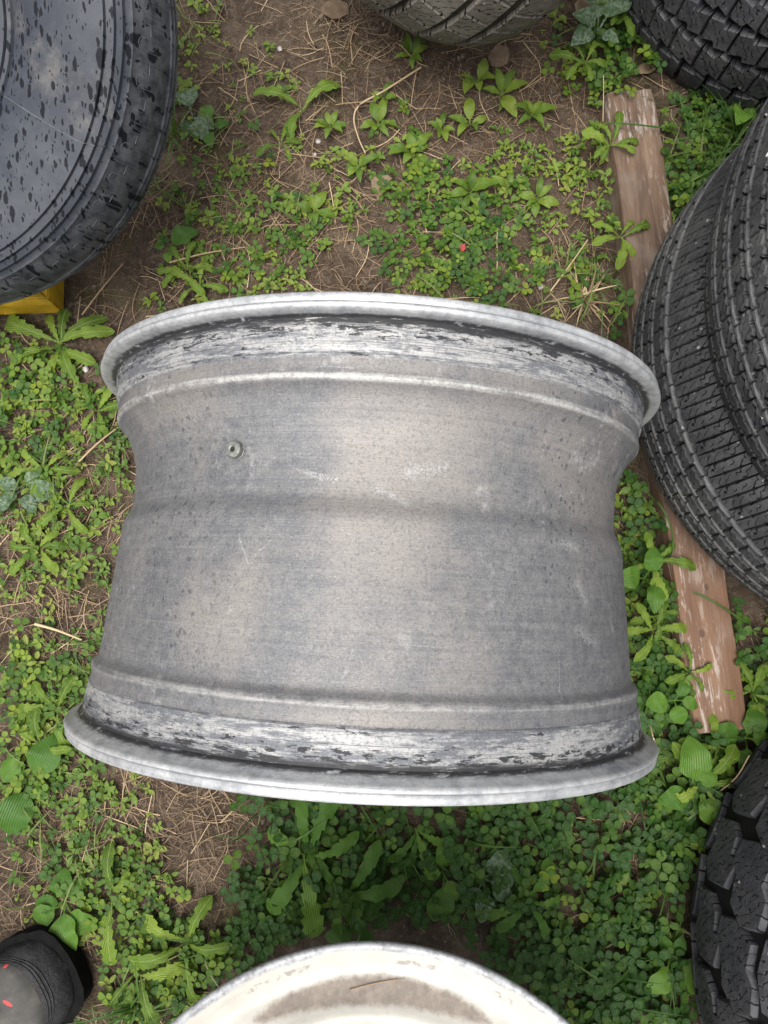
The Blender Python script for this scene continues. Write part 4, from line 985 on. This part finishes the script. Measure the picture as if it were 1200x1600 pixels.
# clover: three leaflets on a stalk
def leaflet(a):
    side = [(.13, .22), (.36, .42), (.64, .49), (.88, .40), (1.0, .19)]
    P = [(0, 0, 0), (.5, 0, -.03), (.96, 0, 0)] + [(x, y, .16 * y) for x, y in side] + [(x, -y, .16 * y) for x, y in side]
    F = [(0, 1, 3)[::-1], (1, 4, 3), (1, 5, 4), (1, 2, 5), (2, 6, 5), (2, 7, 6), (0, 1, 8), (1, 8, 9)[::-1], (1, 9, 10)[::-1], (1, 10, 2)[::-1], (2, 10, 11)[::-1], (2, 11, 12)[::-1]]
    F = [tuple(f) for f in F]; P = np.array(P); U = P[:, :2].copy()
    P = P * [1, .95, 1] + [.06, 0, 0]; c, s_ = math.cos(a), math.sin(a)
    return np.stack([P[:, 0] * c - P[:, 1] * s_, P[:, 0] * s_ + P[:, 1] * c, P[:, 2]], 1), np.array(F), U
def clover_template(seed):
    r_ = random.Random(seed); parts = []; o = 0; Vs = []; Fs = []; Us = []
    for k in range(3):
        v, f, u = leaflet(k * 2 * PI / 3 + r_.uniform(-.2, .2)); v = v * r_.uniform(.85, 1.1); v[:, 2] += .12 * np.hypot(v[:, 0], v[:, 1]) * r_.uniform(-1.2, 1)
        Vs.append(v); Fs.append(f + o); Us.append(u); o += len(v)
    dx, dy = r_.uniform(-1, 1), r_.uniform(-1, 1)
    st = np.array([(.05, 0, 0), (-.05, 0, 0), (dx * .4 + .06, dy * .4, -1.4), (dx * .4 - .06, dy * .4, -1.4), (dx + .07, dy, -3.2), (dx - .07, dy, -3.2)])
    Vs.append(st); Fs.append(np.array([(0, 1, 3), (0, 3, 2), (2, 3, 5), (2, 5, 4)]) + o); Us.append(np.full((6, 2), (.3, .2)))
    Vc, Fc = np.concatenate(Vs), np.concatenate(Fs)
    nz = np.cross(Vc[Fc[:, 1]] - Vc[Fc[:, 0]], Vc[Fc[:, 2]] - Vc[Fc[:, 0]])[:, 2]; Fc[nz < 0] = Fc[nz < 0][:, ::-1]
    return Vc, Fc, np.concatenate(Us)
def near_timber(p):
    ax = np.array(((tb1 - tb0).normalized().x, (tb1 - tb0).normalized().y)); d = p[:, :2] - np.array((tc.x, tc.y)); return np.clip(1 - (np.abs(d[:, 0] * ax[1] - d[:, 1] * ax[0]) - .036) / .035, 0, 1)
def lush_shaded(p):
    """the sheltered wet strip between the wheels and along the timber grows taller, and its shade is put into the leaf tint"""
    return np.clip((-.12 - p[:, 1]) / .2, 0, 1) * np.clip((p[:, 0] + .28) / .15, 0, 1) + .5 * np.clip((p[:, 0] - .28) / .08, 0, 1)
def build_cover(name, label, tmpl, pts, size, hmin, hmax, mat, tl_, seed, cat):
    r_ = np.random.default_rng(seed); parts = []; lu = np.clip(lush_shaded(pts), 0, 1)
    which = r_.integers(0, len(tmpl), len(pts))
    for k, (T, F, U) in enumerate(tmpl):
        m = which == k; p = pts[m].copy(); n_ = len(p); l_ = lu[m]
        if not n_: continue
        sc = r_.uniform(size[0], size[1], n_) * (1 + .35 * l_); p[:, 2] += r_.uniform(hmin, hmax, n_) * (1 + .9 * l_) + .026 * near_timber(p) * r_.uniform(.2, 1, n_) * (name != 'grass')
        R_m = tiltm(r_, n_, tl_) @ rotz(r_.uniform(0, 2 * PI, n_))
        V, FF = stamp(T, F, p, R_m, sc)
        patch = np.array([noise.noise(Vector((x * 9, y * 9, 5))) for x, y, _ in p])
        t = np.clip(.5 + .22 * r_.standard_normal(n_) + .25 * patch + .06 - .34 * l_, 0, 1)  # sheltered strip gets darker leaves: its shade is put into the tint
        parts.append((V, FF, np.tile(U, (n_, 1)), np.repeat(t, len(T))))
    V, F, U, T = merge(parts)
    o = link(name, mesh_np(name, V, F, U, T), None, mat); tag(o, label, cat, kind='stuff'); return o
cp_ = scatter(2900, CLOV, .03, 1)
build_cover('clover', 'low three-leaved clover covering the soil', [clover_template(k) for k in range(6)], cp_, (.0060, .0105), .004, .02, M['clover'], .38, 2, 'clover')
# small rosettes of oval leaves
def weed_template(seed):
    r_ = random.Random(seed); Vs = []; Fs = []; Us = []; o = 0; nl = r_.randint(4, 7)
    for k in range(nl):
        a = k * 2 * PI / nl + r_.uniform(-.5, .5); L = r_.uniform(.5, 1.1); wd = r_.uniform(.18, .3); up = r_.uniform(.0, .45)
        xs = (0, .3, .55, .8, 1.0); ws = (.03, .75, 1, .7, .02); P = []; U = []
        for x, w_ in zip(xs, ws):
            for q in (-1, 0, 1): P.append((x * L, q * w_ * wd * L, up * x * (1.3 - x) + .12 * abs(q) * w_)); U.append((x, q * w_ * .4))
        P = np.array(P); c, s_ = math.cos(a), math.sin(a); ox, oy = r_.uniform(-.25, .25), r_.uniform(-.25, .25)
        P = np.stack([P[:, 0] * c - P[:, 1] * s_ + ox, P[:, 0] * s_ + P[:, 1] * c + oy, P[:, 2] + r_.uniform(-.1, .3)], 1)
        f = []
        for i in range(4):
            for j in range(2): b0 = i * 3 + j; f += [(b0, b0 + 3, b0 + 4), (b0, b0 + 4, b0 + 1)]
        Vs.append(P); Fs.append(np.array(f) + o); Us.append(np.array(U)); o += 15
    return np.concatenate(Vs), np.concatenate(Fs), np.concatenate(Us)
wp_ = scatter(2050, WEED, .06, 3)
build_cover('small_weeds', 'tiny leafy weeds scattered over the soil', [weed_template(k) for k in range(10)], wp_, (.006, .0155), .001, .008, M['weed'], .25, 4, 'weeds')
# grass blades
def blade_template(seed, n_=6):
    r_ = random.Random(seed); cv = r_.uniform(.3, 1.1); tw = r_.uniform(-.6, .6); P = []
    for i in range(n_ + 1):
        t = i / n_; wd = .017 * (1 - t ** 2.5) + .001; x = math.sin(cv * t) * t * 1.0; z = t * math.cos(cv * t * 1.1) * .55
        for q in (-1, 0, 1): P.append((x, q * wd + tw * .12 * t * t, z + .006 * abs(q)))
    f = []
    for i in range(n_):
        for j in range(2): b0 = i * 3 + j; f += [(b0, b0 + 3, b0 + 4), (b0, b0 + 4, b0 + 1)]
    return np.array(P), np.array(f), np.tile([(.3, .3)], (len(P), 1))
GR = bumps([(1120, 260, 60, 1.0), (1160, 200, 60, 1.0), (1080, 340, 50, .8), (1090, 1190, 60, .8), (1050, 1260, 60, .6), (330, 60, 60, .4), (290, 200, 50, .6), (250, 300, 50, .5), (960, 460, 40, .6), (860, 1290, 80, .4), (430, 1300, 80, .4), (60, 780, 80, .4), (100, 1000, 80, .3), (120, 1260, 80, .5), (250, 1560, 80, .6), (980, 1500, 80, .5), (880, 470, 40, .6), (1010, 1100, 50, .5), (660, 1340, 90, .4)])
gp = scatter(1300, GR, .04, 5)
build_cover('grass', 'thin green grass blades among the weeds', [blade_template(k) for k in range(8)], gp, (.035, .085), 0, .003, M['grass'], .3, 6, 'grass')
# dry litter
def straw_template(seed, n_=5):
    r_ = random.Random(seed); P = []; c1 = r_.uniform(-.5, .5); c2 = r_.uniform(-.35, .35)
    for i in range(n_ + 1):
        t = i / n_ - .5; y = c1 * t * t + c2 * t ** 3 * 2; z = .05 * math.cos(t * 3) * r_.uniform(.3, 1)
        for q in (-1, 0, 1): P.append((t, y + q * .011, z + .012 * (1 - abs(q))))
    f = []
    for i in range(n_):
        for j in range(2): b0 = i * 3 + j; f += [(b0, b0 + 3, b0 + 4), (b0, b0 + 4, b0 + 1)]
    return np.array(P), np.array(f), np.zeros((len(P), 2))
LIT = bumps([(100, 980, 60, 1.0), (60, 880, 60, .6), (140, 760, 60, .6), (180, 1290, 60, .6), (110, 960, 110, 1.2), (60, 820, 100, .7), (120, 700, 90, .8), (150, 430, 90, .6), (480, 330, 140, .6), (430, 210, 120, .6), (560, 60, 110, .7), (820, 150, 100, .6), (880, 420, 80, .9), (700, 200, 140, .5), (200, 1260, 120, 1.0), (60, 1380, 90, .9), (330, 1260, 90, .8), (60, 1460, 60, .9), (960, 1320, 90, .7), (330, 100, 90, .5), (870, 60, 60, .5), (1150, 1180, 60, .6), (300, 380, 100, .6), (520, 430, 100, .5)])
def scatter_lit(num, base, seed):
    global BARE
    keep = BARE; BARE = []; p = scatter(num, LIT, base, seed); BARE = keep; return p
def build_litter(name, label, pts, s0, s1, mat, seed, wfac=1.0):
    r_ = np.random.default_rng(seed); parts = []; T_ = [straw_template(k + seed) for k in range(8)]; which = r_.integers(0, 8, len(pts))
    for k, (T, F, U) in enumerate(T_):
        p = pts[which == k].copy(); n_ = len(p); sc = s0 + (s1 - s0) * r_.uniform(0, 1, n_) ** 2.2; p[:, 2] += r_.uniform(.0005, .006, n_)
        T2 = T * [1, 1, .5]
        V, FF = stamp(T2, F, p, tiltm(r_, n_, .16) @ rotz(r_.uniform(0, 2 * PI, n_)), sc)
        # keep the width of long straws near that of short ones
        parts.append((V, FF, np.tile(U, (n_, 1)), np.repeat(np.clip(r_.beta(2, 2.4, n_), 0, 1), len(T))))
    V, F, U, T = merge(parts); o = link(name, mesh_np(name, V, F, U, T), None, mat); tag(o, label, 'litter', kind='stuff')
build_litter('dry_grass_litter', 'dry straw and dead grass strewn over the soil', scatter_lit(6800, .26, 7), .010, .065, M['straw'], 8)
LIT_ALL = LIT
LIT = bumps([(105, 975, 75, 1.5), (60, 830, 60, 1.0), (150, 720, 60, 1.0), (480, 330, 90, .9), (420, 250, 80, .7), (885, 430, 60, 1.3), (210, 1270, 90, 1.3), (560, 50, 90, 1.0), (330, 390, 80, .8), (60, 1400, 60, 1.0), (840, 140, 70, .9), (680, 210, 90, .6), (330, 1280, 60, .9), (60, 1470, 50, 1.2), (960, 1310, 60, .9), (640, 440, 60, .7)])
build_litter('matted_dead_grass', 'matted dead grass in tan patches on the soil', scatter_lit(5200, .0, 27), .010, .042, M['fibre'], 28)
LIT = LIT_ALL
build_litter('fine_plant_litter', 'fine brown fibres and chaff on the bare soil', scatter_lit(17000, .62, 17), .006, .03, M['fibre'], 18)
# soil crumbs
r_ = np.random.default_rng(9); T = np.array([(1, 0, 0), (-1, 0, 0), (0, 1, 0), (0, -1, 0), (0, 0, .8), (0, 0, -.8), (.6, .6, .4), (-.6, .5, .3)], float)
F8 = np.array([(0, 6, 4), (6, 2, 4), (2, 7, 4), (7, 1, 4), (1, 3, 4), (3, 0, 4), (0, 2, 6), (2, 1, 7), (2, 0, 5), (1, 2, 5), (3, 1, 5), (0, 3, 5)])
cpt = scatter_lit(8000, .6, 10); n_ = len(cpt); V, FF = stamp(T, F8, cpt, tiltm(r_, n_, 3) @ rotz(r_.uniform(0, 6.3, n_)), .0009 + .0032 * r_.uniform(0, 1, n_) ** 3)
o = link('soil_crumbs', mesh_np('soil_crumbs', V, FF, np.zeros((len(V), 2)), np.repeat(r_.uniform(0, 1, n_), len(T)), smooth=False), None, M['crumb']); tag(o, 'loose crumbs of soil and grit on the ground', 'soil crumbs', kind='stuff')

# ------------------------------------------------------------------ single tufts, stalks, leaves, stones
def tuft(px, py, n_, L, label, dry=0.0, seed=0, spread=.5):
    r_ = np.random.default_rng(seed + 40); p = at(px, py); parts = []
    for k in range(n_):
        T, F, U = blade_template(seed * 31 + k, 7); V = T * L * r_.uniform(.5, 1.15); a = np.array([r_.uniform(0, 2 * PI)])
        V = V @ (tiltm(r_, 1, spread)[0] @ rotz(a)[0]).T + [r_.uniform(-.008, .008), r_.uniform(-.008, .008), 0]
        V[:, 2] = np.maximum(V[:, 2], .001 + .004 * r_.uniform())
        parts.append((V, F, U, np.full(len(V), r_.uniform(.2, .6) + dry * r_.uniform(.0, .6))))
    V, F, U, T = merge(parts); o = link('grass_tuft', mesh_np('grass_tuft', V, F, U, T), None, M['straw'] if dry > .7 else M['grass']); o.location = (p[0], p[1], hgt(p[0], p[1])); tag(o, label, 'grass', 'grass tufts')
tuft(912, 470, 34, .075, 'straw-coloured grass tuft between the rim flange and the stacked tyres', .8, 1)
tuft(935, 440, 22, .07, 'green grass tuft at the foot of the stacked tyres above the rim', .3, 2)
tuft(1140, 235, 30, .11, 'long grass tuft between the corner tyre and the stacked pair', .1, 3)
tuft(1100, 270, 18, .09, 'grass tuft right of the upper timber', .1, 4)
tuft(1070, 1230, 16, .09, 'thin grass tuft above the off-road tyre', .2, 5)
tuft(215, 1570, 22, .1, 'long narrow grass tuft right of the boot', .1, 6)
tuft(275, 215, 20, .08, 'grass tuft along the edge of the rain-spotted tyre', .2, 7)
tuft(640, 1330, 14, .08, 'grass tuft in the shade under the lower flange', .1, 8)
z_ = .008
stalk_thing('dry_stalk', [at(658, 105, .012), at(600, 142, .014), at(563, 163, .01), at(553, 185, .008), at(560, 215, .007), at(571, 240, z_)], .0016, .0011, 'bent pale straw in the bare upper soil', .85)
stalk_thing('dry_stalk', [at(943, 118, .05), at(943, 150, .05), at(942, 190, .045)], .0008, .0007, 'straight straw standing against the upper timber end', .85)
stalk_thing('dry_stalk', [at(265, 410, .012), at(320, 396, .012), at(383, 386, z_)], .0013, .0008, 'long straw lying above the upper left of the rim', .7)
stalk_thing('dry_stalk', [at(128, 492, z_), at(160, 450, .012), at(192, 412, z_)], .0012, .0009, 'straw on bare soil right of the yellow frame', .7)
stalk_thing('dry_stalk', [at(860, 455, z_), at(890, 415, .012), at(918, 375, .012)], .0014, .0010, 'tan straw pointing at the timber above the rim', .85)
stalk_thing('dry_stalk', [at(120, 725, z_), at(150, 695, .014), at(184, 668, z_)], .0016, .0010, 'tan straw beside the left shoulder of the rim', .75)
stalk_thing('dry_stalk', [at(55, 975, z_), at(90, 985, .014), at(128, 1000, z_)], .0024, .0012, 'thick pale straw in the bare patch at left', .95)
stalk_thing('dry_stalk', [at(345, 1285, z_), at(375, 1255, .02), at(400, 1225, .02)], .0012, .0008, 'straw leaning under the lower left flange', .7)
stalk_thing('green_stalk', [at(1014, 772, .05), at(1035, 795, .07), at(1050, 830, .06), at(1052, 862, .045)], .0014, .0012, 'arched green stalk against the stacked tyres', .5, 'stalk', 'grass')
stalk_thing('green_stalk', [at(945, 192, .048), at(985, 194, .05), at(1040, 200, .045)], .0012, .0012, 'green stalk lying across the upper timber', .3, 'stalk', 'grass')
stalk_thing('green_stalk', [at(1085, 925, .05), at(1115, 940, .055), at(1165, 972, .03)], .0016, .0012, 'green stalk crossing the lower timber', .4, 'stalk', 'grass')
stalk_thing('dry_stalk', [at(1120, 1240, .03), at(1150, 1215, .06), at(1171, 1180, .07)], .0012, .0008, 'forked tan straw at the top of the off-road tyre', .7)
stalk_thing('dry_stalk', [at(1015, 1130, .02), at(1020, 1150, .04), at(1026, 1168, .05)], .0012, .0008, 'short pale straw beside the lower right flange', .95)
def dry_leaf(px, py, L, wd, ang, label, tint=.6, mat='dryleaf', z=.006, tri=False):
    p = at(px, py, z); V = []; U = []; F = []
    for i in range(9):
        t = i / 8; w_ = wd * (math.sin(PI * min(.97, t * .8 + .08)) ** .8 if not tri else (1.25 * (1 - t) ** .8 if i else .75)) * (1 + .22 * noise.noise(Vector((t * 5, px, py))))
        for q in (-1, -.5, 0, .5, 1): V.append(((t - .5) * L, q * w_ * L, .06 * L * q * q + .07 * L * noise.noise(Vector((t * 3.5 + px, q * 1.4, py))))); U.append((t, q))
    for i in range(8):
        for j in range(4): k = i * 5 + j; F.append((k, k + 5, k + 6, k + 1))
    o = link('fallen_leaf', mesh_np('fallen_leaf', np.array(V), F, np.array(U), np.full(len(V), tint)), None, M[mat]); o.location = (p[0], p[1], hgt(p[0], p[1]) + z); o.rotation_euler = (.1, .12, math.radians(ang)); tag(o, label, 'leaf')
dry_leaf(593, 294, .04, .36, 265, 'tan triangular dead leaf in the middle of the upper soil', .62, tri=True)
dry_leaf(523, 14, .042, .36, 10, 'curled brown dead leaf left of the muddy tyre', .45, z=.008)
dry_leaf(723, 386, .012, .35, 80, 'small red leaf in the clover patch', .6, 'paleleaf', .022)
dry_leaf(911, 12, .035, .38, 70, 'yellow-brown dead leaf between the two top tyres', .9, z=.03)
dry_leaf(1010, 105, .03, .3, 20, 'brown dead leaf on the upper end of the timber', .7, z=.012)
dry_leaf(780, 88, .035, .45, 250, 'grey round dead leaf under the muddy tyre', .5, z=.012)
def pebble(px, py, r, label, mat='stone'):
    p = at(px, py); bm = bmesh.new(); bmesh.ops.create_icosphere(bm, subdivisions=2, radius=r)
    for v in bm.verts: v.co *= 1 + .35 * noise.noise(v.co / r * 1.1 + Vector((px, py, 0))); v.co.z *= .65
    me = bpy.data.meshes.new('pebble'); bm.to_mesh(me); bm.free(); me.polygons.foreach_set('use_smooth', [True] * len(me.polygons))
    o = link('pebble', me, None, M[mat]); o.location = (p[0], p[1], hgt(p[0], p[1]) + r * .4); tag(o, label, 'pebble', 'pebbles on the soil')
pebble(497, 219, .0042, 'white pebble in the bare upper soil')
pebble(492, 240, .003, 'smaller pebble just below the white one')
pebble(845, 447, .005, 'grey pebble above the right of the rim')
pebble(953, 1280, .003, 'tiny white pebble below the right of the rim')
pebble(131, 575, .005, 'brownish pebble left of the upper rim flange')
pebble(437, 75, .004, 'grey pebble near the top left of the muddy tyre')
